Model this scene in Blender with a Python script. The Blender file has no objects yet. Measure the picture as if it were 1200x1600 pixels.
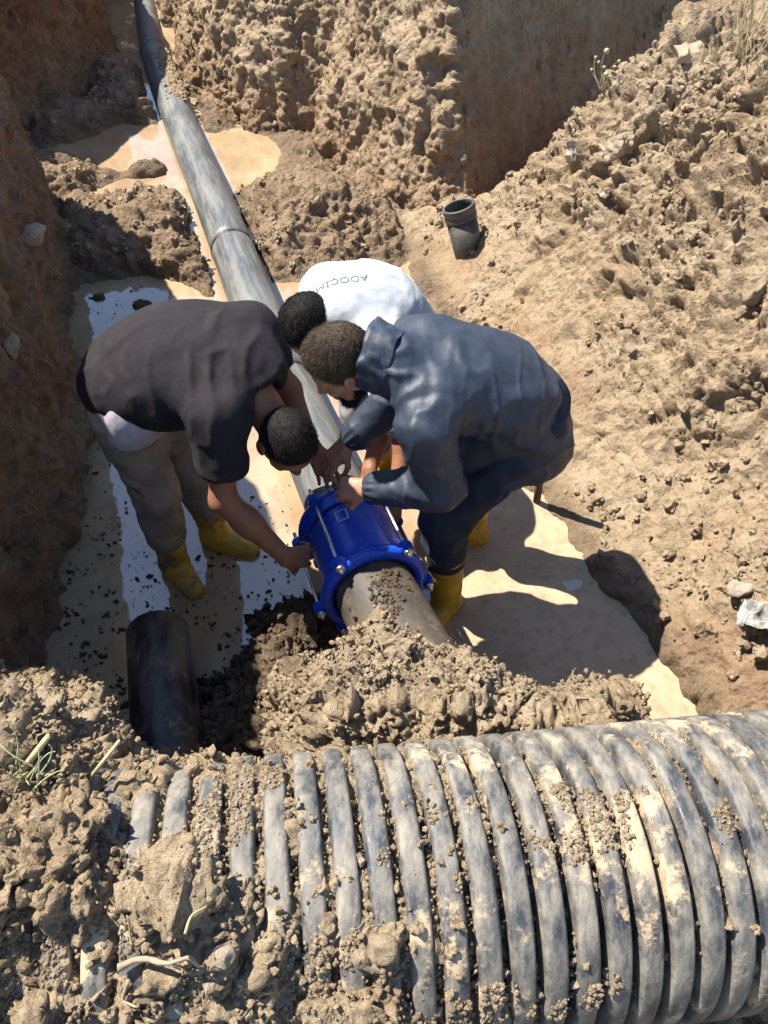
import bpy, bmesh, math, random
import numpy as np
from mathutils import Vector, Matrix

random.seed(7)
RNG = np.random.default_rng(11)
SC = bpy.context.scene
COL = SC.collection

# ------------------------------------------------------------ camera, sky, sun, exposure
CAM_H, PITCH = 2.45, math.radians(47)
cd = bpy.data.cameras.new('camera')
cam = bpy.data.objects.new('camera', cd)
COL.objects.link(cam)
cam.location = (0, 0, CAM_H)
cam.rotation_euler = (math.pi / 2 - PITCH, 0, 0)
cd.sensor_fit = 'VERTICAL'
cd.angle = 2 * math.atan(800 / 1200)
cd.clip_start, cd.clip_end = 0.02, 400
SC.camera = cam

SUN_DIR = np.array([.56, -.27, -1.0])          # direction in which the sunlight travels
SUN_DIR /= np.linalg.norm(SUN_DIR)
SUN_ELEV = math.asin(-SUN_DIR[2])
world = bpy.data.worlds.new('World')
SC.world = world
world.use_nodes = True
wn = world.node_tree
wn.nodes.clear()
sky = wn.nodes.new('ShaderNodeTexSky')
sky.sky_type = 'NISHITA'
sky.sun_disc = False
sky.sun_elevation = SUN_ELEV
sky.sun_rotation = math.atan2(-SUN_DIR[0], -SUN_DIR[1])
sky.air_density, sky.dust_density, sky.ozone_density = 1.0, .25, 3.0
bg = wn.nodes.new('ShaderNodeBackground')
bg.inputs['Strength'].default_value = .088
wo = wn.nodes.new('ShaderNodeOutputWorld')
wn.links.new(sky.outputs[0], bg.inputs[0])
wn.links.new(bg.outputs[0], wo.inputs[0])

sl = bpy.data.lights.new('sun', 'SUN')
sl.energy = 5.0
sl.angle = math.radians(.55)
sl.color = (1, .94, .84)
so = bpy.data.objects.new('sun', sl)
COL.objects.link(so)
so.rotation_euler = Vector(SUN_DIR).to_track_quat('-Z', 'Y').to_euler()

SC.view_settings.view_transform = 'Standard'
SC.view_settings.look = 'None'
SC.view_settings.exposure = 1.36
SC.view_settings.gamma = 1
SC.view_settings.use_curve_mapping = False
SC.render.engine = 'CYCLES'
SC.cycles.max_bounces = 6
SC.cycles.use_denoising = True

# ------------------------------------------------------------ numpy noise
def _hash(ix, iy, iz, s):
    h = (ix.astype(np.uint32) * np.uint32(374761393) + iy.astype(np.uint32) * np.uint32(668265263)
         + iz.astype(np.uint32) * np.uint32(2147483647) + np.uint32((s * 974711 + 12345) & 0xffffffff))
    h = (h ^ (h >> np.uint32(13))) * np.uint32(1274126177)
    h = (h ^ (h >> np.uint32(15))) * np.uint32(2246822519)
    return h ^ (h >> np.uint32(16))

def hash01(ix, iy, iz, s):
    return (_hash(ix, iy, iz, s) & np.uint32(0xffffff)).astype(np.float32) / np.float32(16777216)

def vnoise(p, f, s=0):
    """smooth value noise in -1..1; p (N,3), f a frequency or three"""
    q = (p * np.asarray(f, dtype=np.float32)).astype(np.float32) + np.float32(1000)
    i = np.floor(q).astype(np.int64)
    t = q - i
    t = t * t * t * (t * (t * 6 - 15) + 10)
    out = 0
    for a in (0, 1):
        wx = t[:, 0] if a else 1 - t[:, 0]
        for b in (0, 1):
            wy = t[:, 1] if b else 1 - t[:, 1]
            for c in (0, 1):
                wz = t[:, 2] if c else 1 - t[:, 2]
                out = out + wx * wy * wz * hash01(i[:, 0] + a, i[:, 1] + b, i[:, 2] + c, s)
    return out * 2 - 1

def fbm(p, f, o=3, s=0, g=.5):
    r, a, n = 0, 1, 0
    for k in range(o):
        r = r + a * vnoise(p, np.asarray(f) * 2.03 ** k, s + k * 17)
        n += a
        a *= g
    return r / n

def worley(p, f, s=0):
    """distance to the nearest jittered cell point, about 0..1"""
    q = (p * np.float32(f)).astype(np.float32) + np.float32(1000)
    i = np.floor(q).astype(np.int64)
    t = q - i
    o = np.where(t > .5, 0, -1)
    best = np.full(len(p), 9., np.float32)
    for a in (0, 1):
        for b in (0, 1):
            for c in (0, 1):
                cx, cy, cz = i[:, 0] + o[:, 0] + a, i[:, 1] + o[:, 1] + b, i[:, 2] + o[:, 2] + c
                h = _hash(cx, cy, cz, s)
                dx = cx - q[:, 0] + .15 + .7 * (h & np.uint32(1023)).astype(np.float32) / 1023
                dy = cy - q[:, 1] + .15 + .7 * ((h >> np.uint32(10)) & np.uint32(1023)).astype(np.float32) / 1023
                dz = cz - q[:, 2] + .15 + .7 * ((h >> np.uint32(20)) & np.uint32(1023)).astype(np.float32) / 1023
                best = np.minimum(best, dx * dx + dy * dy + dz * dz)
    return np.sqrt(best)

def clods(p, f, s=0):
    w = worley(p, f, s)
    return np.sqrt(np.clip(1 - (w / .95) ** 2, 0, 1))

def billow(p, f, o=3, s=0):
    """rounded lumps parted by sharp creases, about 0..1"""
    r, a, n = 0, 1, 0
    for k in range(o):
        r = r + a * np.abs(vnoise(p, f * 2.1 ** k, s + k * 13))
        n += a
        a *= .55
    return r / n * 1.7

def sstep(a, b, x):
    t = np.clip((x - a) / (b - a), 0, 1)
    return t * t * (3 - 2 * t)

# ------------------------------------------------------------ mesh helpers
def mesh_np(name, v, f, smooth=True, attrs=None):
    """f: (n,3) or (n,4) int array, or a list of such arrays"""
    me = bpy.data.meshes.new(name)
    fs = [np.asarray(x) for x in (f if isinstance(f, list) else [f]) if len(x)]
    v = np.asarray(v, np.float32)
    me.vertices.add(len(v))
    me.vertices.foreach_set('co', v.ravel())
    nl = sum(x.size for x in fs)
    npo = sum(len(x) for x in fs)
    me.loops.add(nl)
    me.polygons.add(npo)
    me.loops.foreach_set('vertex_index', np.concatenate([x.ravel() for x in fs]).astype(np.int32))
    sizes = np.concatenate([np.full(len(x), x.shape[1]) for x in fs])
    st = np.concatenate([[0], np.cumsum(sizes)[:-1]])
    me.polygons.foreach_set('loop_start', st.astype(np.int32))
    me.polygons.foreach_set('use_smooth', np.full(npo, smooth))
    me.update(calc_edges=True)
    for k, a in (attrs or {}).items():
        at = me.attributes.new(k, 'FLOAT', 'POINT')
        at.data.foreach_set('value', np.asarray(a, np.float32))
    return me

def vnormals(v, f):
    n = np.zeros_like(v)
    a, b, c = v[f[:, 0]], v[f[:, 1]], v[f[:, 2]]
    fn = np.cross(b - a, c - a) if f.shape[1] == 3 else np.cross(c - a, v[f[:, 3]] - b)
    for k in range(f.shape[1]):
        for j in range(3):
            n[:, j] += np.bincount(f[:, k], fn[:, j], len(v))
    return n / np.maximum(np.linalg.norm(n, axis=1, keepdims=True), 1e-9)

def smooth_verts(v, f, it=1, lam=.5):
    e = np.concatenate([f[:, [k, (k + 1) % f.shape[1]]] for k in range(f.shape[1])])
    e = np.concatenate([e, e[:, ::-1]])
    cnt = np.maximum(np.bincount(e[:, 0], minlength=len(v)), 1)
    for _ in range(it):
        m = np.stack([np.bincount(e[:, 0], v[e[:, 1], j], len(v)) for j in range(3)], 1) / cnt[:, None]
        v = v + lam * (m - v)
    return v

def obj(name, me, mat=None, parent=None, label=None, cat=None, group=None, kind=None):
    if isinstance(me, tuple):
        me = mesh_np(name, *me)
    o = bpy.data.objects.new(name, me)
    COL.objects.link(o)
    if mat is not None and me is not None and not len(me.materials):
        me.materials.append(mat)
    if parent:
        o.parent = parent
        o.matrix_parent_inverse = parent.matrix_world.inverted() if False else Matrix.Translation(-Vector(parent.location))
    for k, x in (('label', label), ('category', cat), ('group', group), ('kind', kind)):
        if x:
            o[k] = x
    return o

def empty(name, loc, label, cat, group=None):
    """an Empty at the thing's base; parts are modelled in world coordinates under it"""
    o = obj(name, None, None, None, label, cat, group)
    o.location = loc
    return o

def surface_nets(F, lo, h):
    """naive surface nets of a scalar grid; inside is negative; gives (verts, quads) facing out"""
    S = F < 0
    nx, ny, nz = F.shape
    cnt = np.zeros((nx - 1, ny - 1, nz - 1), np.uint8)
    for a in (0, 1):
        for b in (0, 1):
            for c in (0, 1):
                cnt += S[a:nx - 1 + a, b:ny - 1 + b, c:nz - 1 + c]
    act = (cnt > 0) & (cnt < 8)
    ci = np.argwhere(act)
    idx = np.full(act.shape, -1, np.int32)
    idx[act] = np.arange(len(ci), dtype=np.int32)
    acc = np.zeros((len(ci), 3), np.float32)
    n = np.zeros(len(ci), np.float32)
    cor = {}
    for a in (0, 1):
        for b in (0, 1):
            for c in (0, 1):
                cor[a, b, c] = F[ci[:, 0] + a, ci[:, 1] + b, ci[:, 2] + c]
    for c0 in cor:
        for ax in range(3):
            if c0[ax] == 0:
                c1 = tuple(1 if k == ax else c0[k] for k in range(3))
                f0, f1 = cor[c0], cor[c1]
                m = (f0 < 0) != (f1 < 0)
                t = np.where(m, f0 / np.where(m, f0 - f1, 1), 0)
                p = np.array(c0, np.float32)[None].repeat(len(ci), 0)
                p[:, ax] += t
                acc += p * m[:, None]
                n += m
    v = (ci + acc / np.maximum(n, 1)[:, None]) * h + np.asarray(lo)
    quads = []
    for ax in range(3):
        u, w = (ax + 1) % 3, (ax + 2) % 3
        s0 = [slice(None)] * 3
        s1 = [slice(None)] * 3
        s0[ax], s1[ax] = slice(0, -1), slice(1, None)
        s0[u] = s1[u] = slice(1, -1)
        s0[w] = s1[w] = slice(1, -1)
        A, B = S[tuple(s0)], S[tuple(s1)]
        e = np.argwhere(A != B)
        if not len(e):
            continue
        flip = A[e[:, 0], e[:, 1], e[:, 2]]
        e[:, u] += 1
        e[:, w] += 1
        q = []
        for du, dw in ((-1, -1), (0, -1), (0, 0), (-1, 0)):
            g = e.copy()
            g[:, u] += du
            g[:, w] += dw
            q.append(idx[g[:, 0], g[:, 1], g[:, 2]])
        q = np.stack(q, 1)
        q[~flip] = q[~flip][:, ::-1]
        quads.append(q)
    return v.astype(np.float32), np.concatenate(quads)

def nrm(a):
    a = np.asarray(a, float)
    return a / np.linalg.norm(a)

class Field:
    """signed distance field of tapered limbs and ellipsoids, blended smoothly"""
    def __init__(s, lo, hi, h):
        s.lo, s.h = np.asarray(lo, float), h
        s.n = np.ceil((np.asarray(hi) - s.lo) / h).astype(int) + 1
        s.F = np.full(tuple(s.n), 1.0, np.float32)
    def reg(s, lo, hi):
        a = np.clip(np.floor((np.asarray(lo) - s.lo) / s.h).astype(int), 0, s.n)
        b = np.clip(np.ceil((np.asarray(hi) - s.lo) / s.h).astype(int) + 1, 0, s.n)
        if np.any(b <= a):
            return None, None
        ax = [(np.arange(a[k], b[k]) * s.h + s.lo[k]).astype(np.float32) for k in range(3)]
        P = (ax[0][:, None, None], ax[1][None, :, None], ax[2][None, None, :])
        return (slice(a[0], b[0]), slice(a[1], b[1]), slice(a[2], b[2])), P
    def mix(s, sl, d, k, cut):
        f = s.F[sl]
        if cut:
            d = -d
            hh = np.clip(k - np.abs(f - d), 0, None) / k
            s.F[sl] = np.maximum(f, d) + hh * hh * k * .25
        else:
            hh = np.clip(k - np.abs(f - d), 0, None) / k
            s.F[sl] = np.minimum(f, d) - hh * hh * k * .25
    def cap(s, a, b, ra, rb=None, k=.02, flat=None, cut=False):
        """tapered capsule; flat = (direction, factor) squeezes the section along a direction"""
        rb = ra if rb is None else rb
        a, b = np.asarray(a, float), np.asarray(b, float)
        m = max(ra, rb) + k + .03
        sl, P = s.reg(np.minimum(a, b) - m, np.maximum(a, b) + m)
        if sl is None:
            return s
        ab = b - a
        fac = 1
        q = [P[j] - np.float32(a[j]) for j in range(3)]
        if flat is not None:
            n, fac = nrm(flat[0]), flat[1]
            c = q[0] * n[0] + q[1] * n[1] + q[2] * n[2]
            q = [q[j] + c * np.float32(n[j] * (1 / fac - 1)) for j in range(3)]
            ab = ab + n * np.dot(ab, n) * (1 / fac - 1)
        t = np.clip((q[0] * ab[0] + q[1] * ab[1] + q[2] * ab[2]) / max(ab @ ab, 1e-9), 0, 1).astype(np.float32)
        d = np.sqrt((q[0] - ab[0] * t) ** 2 + (q[1] - ab[1] * t) ** 2 + (q[2] - ab[2] * t) ** 2) - (ra + (rb - ra) * t)
        s.mix(sl, (d * min(1, fac * 1.15)).astype(np.float32), k, cut)
        return s
    def ell(s, c, ax, r, k=.02, cut=False):
        """ellipsoid with axes ax (3 unit vectors) and radii r"""
        c = np.asarray(c, float)
        m = max(r) + k + .02
        sl, P = s.reg(c - m, c + m)
        if sl is None:
            return s
        q = [P[j] - np.float32(c[j]) for j in range(3)]
        g0 = g1 = 0
        for n, rr in zip(ax, r):
            e = q[0] * n[0] + q[1] * n[1] + q[2] * n[2]
            g0 = g0 + (e / rr) ** 2
            g1 = g1 + (e / rr ** 2) ** 2
        k0 = np.sqrt(g0)
        d = k0 * (k0 - 1) / np.maximum(np.sqrt(g1), 1e-6)
        s.mix(sl, d.astype(np.float32), k, cut)
        return s
    def plane(s, p, n, k=.01):
        """keep only what lies behind the plane (p, n)"""
        n = nrm(n)
        sl, P = s.reg(s.lo, s.lo + s.n * s.h)
        d = (P[0] - p[0]) * n[0] + (P[1] - p[1]) * n[1] + (P[2] - p[2]) * n[2]
        s.mix(sl, (-d).astype(np.float32), k, True)
        return s
    def get(s):
        return surface_nets(s.F, s.lo, s.h)

def join(parts):
    vs, fs, n = [], [], 0
    for v, f in parts:
        vs.append(np.asarray(v, np.float32))
        for g in (f if isinstance(f, list) else [f]):
            fs.append(np.asarray(g) + n)
        n += len(v)
    q = [g for g in fs if g.shape[1] == 4]
    t = [g for g in fs if g.shape[1] == 3]
    return np.concatenate(vs), [np.concatenate(x) for x in (q, t) if x]

def frame(d, up=(0, 0, 1)):
    d = nrm(d)
    if abs(np.dot(d, nrm(up))) > .97:
        up = (1, 0, 0)
    u = nrm(np.cross(up, d))
    return d, u, np.cross(d, u)

def tube(pts, r, n=12, caps=True, prof=None, closed=False):
    """swept tube through pts; r a number or one per point"""
    pts = np.asarray(pts, float)
    r = np.broadcast_to(np.asarray(r, float), (len(pts),))
    T = np.gradient(pts, axis=0)
    if closed:
        T = np.roll(pts, -1, 0) - np.roll(pts, 1, 0)
    T /= np.linalg.norm(T, axis=1, keepdims=True)
    _, u, w = frame(T[0])
    V = []
    for k in range(len(pts)):
        u = nrm(u - T[k] * np.dot(u, T[k]))
        w = np.cross(T[k], u)
        a = np.arange(n) / n * 2 * np.pi
        V.append(pts[k] + r[k] * (np.cos(a)[:, None] * u + np.sin(a)[:, None] * w))
    V = np.concatenate(V)
    m = len(pts)
    i = np.arange(m if closed else m - 1)[:, None] * n
    j = np.arange(n)[None]
    j2 = (j + 1) % n
    ii = ((np.arange(m if closed else m - 1)[:, None] + 1) % m) * n
    q = np.stack([i + j, i + j2, ii + j2, ii + j], -1).reshape(-1, 4)
    if caps and not closed:
        V = np.concatenate([V, pts[:1], pts[-1:]])
        c0, c1 = m * n, m * n + 1
        jj = np.arange(n)
        t0 = np.stack([np.full(n, c0), (jj + 1) % n, jj], 1)
        b = (m - 1) * n
        t1 = np.stack([np.full(n, c1), b + jj, b + (jj + 1) % n], 1)
        return V, [q, np.concatenate([t0, t1])]
    return V, [q]

def lathe(prof, o, d, n=48, closed=False, up=(0, 0, 1)):
    """revolve prof [(along, radius)] about the axis (o, d)"""
    d, u, w = frame(d, up)
    prof = np.asarray(prof, float)
    a = np.arange(n) / n * 2 * np.pi
    ring = np.cos(a)[:, None] * u + np.sin(a)[:, None] * w
    V = (np.asarray(o) + prof[:, 0][:, None, None] * d + prof[:, 1][:, None, None] * ring[None]).reshape(-1, 3)
    m = len(prof)
    k = np.arange(m if closed else m - 1)
    i, ii = k[:, None] * n, ((k + 1) % m)[:, None] * n
    j = np.arange(n)[None]
    j2 = (j + 1) % n
    return V, [np.stack([i + j, i + j2, ii + j2, ii + j], -1).reshape(-1, 4)]

def box(c, ax, half):
    ax = np.asarray(ax, float)
    s = np.array([[x, y, z] for x in (-1, 1) for y in (-1, 1) for z in (-1, 1)], float)
    V = np.asarray(c) + (s * np.asarray(half)) @ ax
    q = np.array([[0, 1, 3, 2], [4, 6, 7, 5], [0, 4, 5, 1], [2, 3, 7, 6], [0, 2, 6, 4], [1, 5, 7, 3]])
    return V, [q]

def ico(sub=1):
    bm = bmesh.new()
    bmesh.ops.create_icosphere(bm, subdivisions=sub, radius=1)
    bm.verts.ensure_lookup_table()
    v = np.array([x.co[:] for x in bm.verts])
    f = np.array([[x.index for x in g.verts] for g in bm.faces])
    bm.free()
    return v, f

ICO1, ICO2, ICO3, ICO4 = ico(1), ico(2), ico(3), ico(4)

def rot_rand(n):
    q = RNG.normal(size=(n, 4))
    q /= np.linalg.norm(q, axis=1, keepdims=True)
    w, x, y, z = q.T
    return np.stack([1 - 2 * (y * y + z * z), 2 * (x * y - z * w), 2 * (x * z + y * w),
                     2 * (x * y + z * w), 1 - 2 * (x * x + z * z), 2 * (y * z - x * w),
                     2 * (x * z - y * w), 2 * (y * z + x * w), 1 - 2 * (x * x + y * y)], 1).reshape(n, 3, 3)

def lumps(P, R, base=ICO1, rough=.35, flat=1.0, sink=.0):
    """many irregular lumps of radius R at P as one vertex array"""
    bv, bf = base
    n = len(P)
    if n == 0:
        return np.zeros((0, 3)), np.zeros((0, 3), int)
    nv = 6
    var = []
    for k in range(nv):
        d = fbm(bv + k * 9.7, 1.3, 2, 50 + k)
        var.append(bv * (1 + rough * d * 1.4)[:, None])
    var = np.array(var)
    sel = RNG.integers(0, nv, n)
    sc = RNG.uniform(.7, 1.25, (n, 1, 3))
    V = var[sel] * sc
    V = np.einsum('nij,nkj->nki', rot_rand(n), V)
    V[:, :, 2] *= flat
    V = V * R[:, None, None] + P[:, None, :]
    f = (bf[None] + (np.arange(n) * len(bv))[:, None, None]).reshape(-1, 3)
    return V.reshape(-1, 3), f

def lumps2(P_, R_, cut=.009, **kw):
    big = R_ > cut
    return join([lumps(P_[~big], R_[~big], ICO1, rough=.55, **kw), lumps(P_[big], R_[big], ICO2, rough=.65, **kw)])

# pixel of the 1200 x 1600 photograph -> world point at a given height (used to place things on their own level)
def ray(px, py):
    x, y = (px - 600) / 1200, (800 - py) / 1200
    c, s = math.cos(PITCH), math.sin(PITCH)
    return np.array([x, c + y * s, -s + y * c])

def P(px, py, z):
    d = ray(px, py)
    return np.array([0, 0, CAM_H]) + d * ((z - CAM_H) / d[2])

# ------------------------------------------------------------ materials
def mat(name, rough=.8, spec=.3):
    m = bpy.data.materials.new(name)
    m.use_nodes = True
    nt = m.node_tree
    b = nt.nodes['Principled BSDF']
    b.inputs['Roughness'].default_value = rough
    b.inputs['Specular IOR Level'].default_value = spec
    return m, nt, b

def N(nt, t, **kw):
    n = nt.nodes.new(t)
    for k, v in kw.items():
        if k in n.inputs:
            n.inputs[k].default_value = v
        else:
            setattr(n, k, v)
    return n

def noise(nt, co, scale, detail=4, rough=.6, vec_scale=None, dist=0):
    if vec_scale is not None:
        mp = N(nt, 'ShaderNodeMapping')
        mp.inputs['Scale'].default_value = vec_scale
        nt.links.new(co, mp.inputs['Vector'])
        co = mp.outputs[0]
    n = N(nt, 'ShaderNodeTexNoise', Scale=scale, Detail=detail, Roughness=rough, Distortion=dist)
    nt.links.new(co, n.inputs['Vector'])
    return n.outputs['Fac']

def ramp(nt, fac, a, b, c0=(0, 0, 0, 1), c1=(1, 1, 1, 1)):
    r = N(nt, 'ShaderNodeValToRGB')
    r.color_ramp.elements[0].position, r.color_ramp.elements[1].position = a, b
    r.color_ramp.elements[0].color, r.color_ramp.elements[1].color = c0, c1
    nt.links.new(fac, r.inputs[0])
    return r.outputs[0]

def mixc(nt, fac, a, b):
    m = N(nt, 'ShaderNodeMix', data_type='RGBA')
    for s, v in ((m.inputs[0], fac), (m.inputs[6], a), (m.inputs[7], b)):
        if isinstance(v, (tuple, list)):
            s.default_value = tuple(v) + ((1,) if len(v) == 3 else ())
        elif isinstance(v, (int, float)):
            s.default_value = v
        else:
            nt.links.new(v, s)
    return m.outputs[2]

def mth(nt, op, a, b=0.):
    m = N(nt, 'ShaderNodeMath', operation=op)
    m.use_clamp = op in ('MULTIPLY', 'ADD', 'SUBTRACT')
    for s, v in ((m.inputs[0], a), (m.inputs[1], b)):
        if isinstance(v, (int, float)):
            s.default_value = v
        else:
            nt.links.new(v, s)
    return m.outputs[0]

def bump(nt, b, h, dist, strength=1, prev=None):
    n = N(nt, 'ShaderNodeBump', Strength=strength, Distance=dist)
    nt.links.new(h, n.inputs['Height'])
    if prev is not None:
        nt.links.new(prev, n.inputs['Normal'])
    nt.links.new(n.outputs[0], b.inputs['Normal'])
    return n.outputs[0]

def objco(nt):
    return N(nt, 'ShaderNodeNewGeometry').outputs['Position']

def attr(nt, name):
    return N(nt, 'ShaderNodeAttribute', attribute_name=name).outputs['Fac']

def soil_mat(name, dry, pale, clay, wetc, use_attr=True, bumps=1.0):
    m, nt, b = mat(name, .95, .1)
    co = objco(nt)
    n1, n2, n3 = noise(nt, co, 2.2, 5), noise(nt, co, 14, 5, .65), noise(nt, co, 90, 4, .7)
    c = mixc(nt, ramp(nt, n1, .38, .66), dry, pale)
    c = mixc(nt, ramp(nt, n2, .42, .72), c, tuple(x * .72 for x in dry))
    c = mixc(nt, ramp(nt, n3, .55, .8), c, tuple(min(1, x * 1.25) for x in pale))
    if use_attr:
        c = mixc(nt, attr(nt, 'clay'), c, mixc(nt, ramp(nt, n2, .35, .65), clay, tuple(x * .62 for x in clay)))
        w = attr(nt, 'wet')
        c = mixc(nt, w, c, mixc(nt, ramp(nt, n2, .35, .7), wetc, tuple(x * .6 for x in wetc)))
        r = N(nt, 'ShaderNodeMapRange', **{'From Min': 0., 'From Max': 1., 'To Min': .95, 'To Max': .42})
        nt.links.new(w, r.inputs[0])
        nt.links.new(r.outputs[0], b.inputs['Roughness'])
    nt.links.new(c, b.inputs['Base Color'])
    p = bump(nt, b, noise(nt, co, 17, 5, .6, None, .4), .05 * bumps)
    p = bump(nt, b, noise(nt, co, 48, 7, .74), .034 * bumps, 1, p)
    vo = N(nt, 'ShaderNodeTexVoronoi', Scale=65.)
    nt.links.new(co, vo.inputs['Vector'])
    p = bump(nt, b, vo.outputs['Distance'], .006 * bumps, 1, p)
    bump(nt, b, noise(nt, co, 240, 4, .7), .005 * bumps, 1, p)
    return m

def cloth_mat(name, col, dust=(.35, .28, .2), amt=.2, rough=.9, spec=.2, weave=900, lo=.55):
    m, nt, b = mat(name, rough, spec)
    co = objco(nt)
    d = mth(nt, 'MULTIPLY', ramp(nt, noise(nt, co, 9, 6, .7), lo, lo + .25), amt)
    c = mixc(nt, ramp(nt, noise(nt, co, 30, 4), .35, .7), col, tuple(x * .8 for x in col))
    nt.links.new(mixc(nt, d, c, dust), b.inputs['Base Color'])
    p = bump(nt, b, noise(nt, co, 26, 2, .45), .003)
    bump(nt, b, noise(nt, co, weave, 2), .0006, .6, p)
    return m

DRY, PALE, CLAY, WET = (.455, .33, .205), (.54, .42, .285), (.31, .155, .088), (.255, .185, .12)
M_SOIL = soil_mat('trench_soil', DRY, PALE, CLAY, WET)
M_CRUMB = soil_mat('crumbled_soil', (.47, .35, .22), (.54, .43, .295), CLAY, WET, False)
M_DARKCRUMB = soil_mat('damp_crumbled_soil', (.15, .10, .065), (.2, .14, .09), CLAY, WET, False)
M_STONE = soil_mat('dusty_stone', (.38, .31, .23), (.47, .39, .30), CLAY, WET, False, .4)

def water_mat():
    m, nt, b = mat('muddy_water', .035, .5)
    co = objco(nt)
    n = noise(nt, co, 1.6, 5, .6, None, 1.2)
    n2 = noise(nt, co, 9, 5, .65, (1, .55, 1), .8)
    c = mixc(nt, ramp(nt, n, .35, .68), (.29, .20, .115), (.41, .305, .19))
    c = mixc(nt, ramp(nt, n2, .5, .75), c, (.27, .185, .105))
    nt.links.new(c, b.inputs['Base Color'])
    b.inputs['IOR'].default_value = 2.1
    bump(nt, b, noise(nt, co, 4, 2), .0009)
    return m
M_WATER = water_mat()
def mudflat_mat():
    m, nt, b = mat('smooth_wet_mud', .5, .25)
    co = objco(nt)
    n, n2_ = noise(nt, co, 3, 6, .65, None, .8), noise(nt, co, 22, 6, .7)
    c = mixc(nt, ramp(nt, n, .35, .68), (.34, .245, .15), (.44, .335, .22))
    c = mixc(nt, ramp(nt, n2_, .5, .72), c, (.26, .185, .115))
    nt.links.new(c, b.inputs['Base Color'])
    bump(nt, b, n2_, .008)
    return m
M_FLAT = mudflat_mat()

def pipe_mat(name, base, dust, lo=.45, hi=.7, rough=.38, stretch=(1, 1, 1), along=6, mud=None, mudlo=.58, turn=0):
    m, nt, b = mat(name, rough, .5)
    co = objco(nt)
    if turn:
        mp = N(nt, 'ShaderNodeMapping')
        mp.inputs['Rotation'].default_value = (0, 0, turn)
        nt.links.new(co, mp.inputs['Vector'])
        co = mp.outputs[0]
    d = ramp(nt, noise(nt, co, along, 8, .72, stretch), lo, hi)
    c = mixc(nt, ramp(nt, noise(nt, co, 3, 3), .3, .7), base, tuple(x * 1.7 for x in base))
    c = mixc(nt, mth(nt, 'MULTIPLY', d, .8), c, dust)
    sc = ramp(nt, noise(nt, co, 70, 4, .7, (1, .08, .3)), .66, .72)
    c = mixc(nt, mth(nt, 'MULTIPLY', sc, .5), c, tuple(min(1, x * 1.3) for x in dust))
    if mud:
        md = ramp(nt, noise(nt, co, 4.5, 8, .75), mudlo, mudlo + .06)
        c = mixc(nt, md, c, mud)
        d = mth(nt, 'ADD', d, md)
    nt.links.new(c, b.inputs['Base Color'])
    r = N(nt, 'ShaderNodeMapRange', **{'To Min': rough, 'To Max': .85})
    nt.links.new(d, r.inputs[0])
    nt.links.new(r.outputs[0], b.inputs['Roughness'])
    p = bump(nt, b, d, .002, .6)
    bump(nt, b, noise(nt, co, 120, 3), .0012, .5, p)
    return m
M_PIPE = pipe_mat('scuffed_black_polyethylene', (.055, .062, .068), (.22, .205, .165), .40, .75, .34, (1, .10, 1), 24, (.40, .30, .2), .68, -.31)
M_PIPE_MUDDY = pipe_mat('muddy_black_polyethylene', (.028, .025, .022), (.10, .075, .05), .35, .65, .5, (1, 1, 1), 9, (.12, .088, .057), .55)
M_PIPE_BLACK = pipe_mat('wet_black_polyethylene', (.012, .012, .014), (.2, .15, .1), .45, .75, .3, (1, .5, 1), 12, (.26, .19, .125), .53)
M_RIB = pipe_mat('dusty_corrugated_plastic', (.026, .029, .034), (.33, .29, .225), .38, .68, .46, (1, .45, .45), 24, (.42, .32, .205), .54)
M_RIBWALL = pipe_mat('dirty_black_plastic', (.016, .016, .018), (.16, .12, .08), .5, .8, .5, (1, 1, 1), 12, (.3, .22, .14), .66)
M_STUB = pipe_mat('weathered_grey_plastic', (.03, .031, .03), (.22, .18, .13), .45, .8, .5, (1, 1, 1), 9)

def plain(name, col, rough=.6, spec=.4, metal=0, coat=0, var=.25, scale=25, bmp=.001):
    m, nt, b = mat(name, rough, spec)
    co = objco(nt)
    c = mixc(nt, ramp(nt, noise(nt, co, scale, 5, .65), .3, .7), tuple(x * (1 - var) for x in col), tuple(min(1, x * (1 + var)) for x in col))
    nt.links.new(c, b.inputs['Base Color'])
    b.inputs['Metallic'].default_value = metal
    b.inputs['Coat Weight'].default_value = coat
    b.inputs['Coat Roughness'].default_value = .12
    if bmp:
        bump(nt, b, noise(nt, co, scale * 6, 3), bmp)
    return m

def blue_mat():
    m, nt, b = mat('blue_epoxy_coating', .27, .5)
    co = objco(nt)
    c = mixc(nt, ramp(nt, noise(nt, co, 30, 4), .3, .7), (.005, .05, .45), (.008, .075, .56))
    md = ramp(nt, noise(nt, co, 13, 8, .75), .64, .72)
    nt.links.new(mixc(nt, mth(nt, 'MULTIPLY', md, .55), c, (.3, .23, .16)), b.inputs['Base Color'])
    r = N(nt, 'ShaderNodeMapRange', **{'To Min': .25, 'To Max': .8})
    nt.links.new(md, r.inputs[0])
    nt.links.new(r.outputs[0], b.inputs['Roughness'])
    bump(nt, b, noise(nt, co, 160, 2), .0008)
    return m
M_BLUE = blue_mat()
M_STEEL = plain('galvanised_steel', (.6, .6, .6), .32, .5, 1, 0, .15, 60)
M_RUBBER = plain('black_rubber', (.012, .012, .013), .6, .3)
M_LABEL = plain('pale_sticker', (.5, .55, .62), .5, .4)

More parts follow.
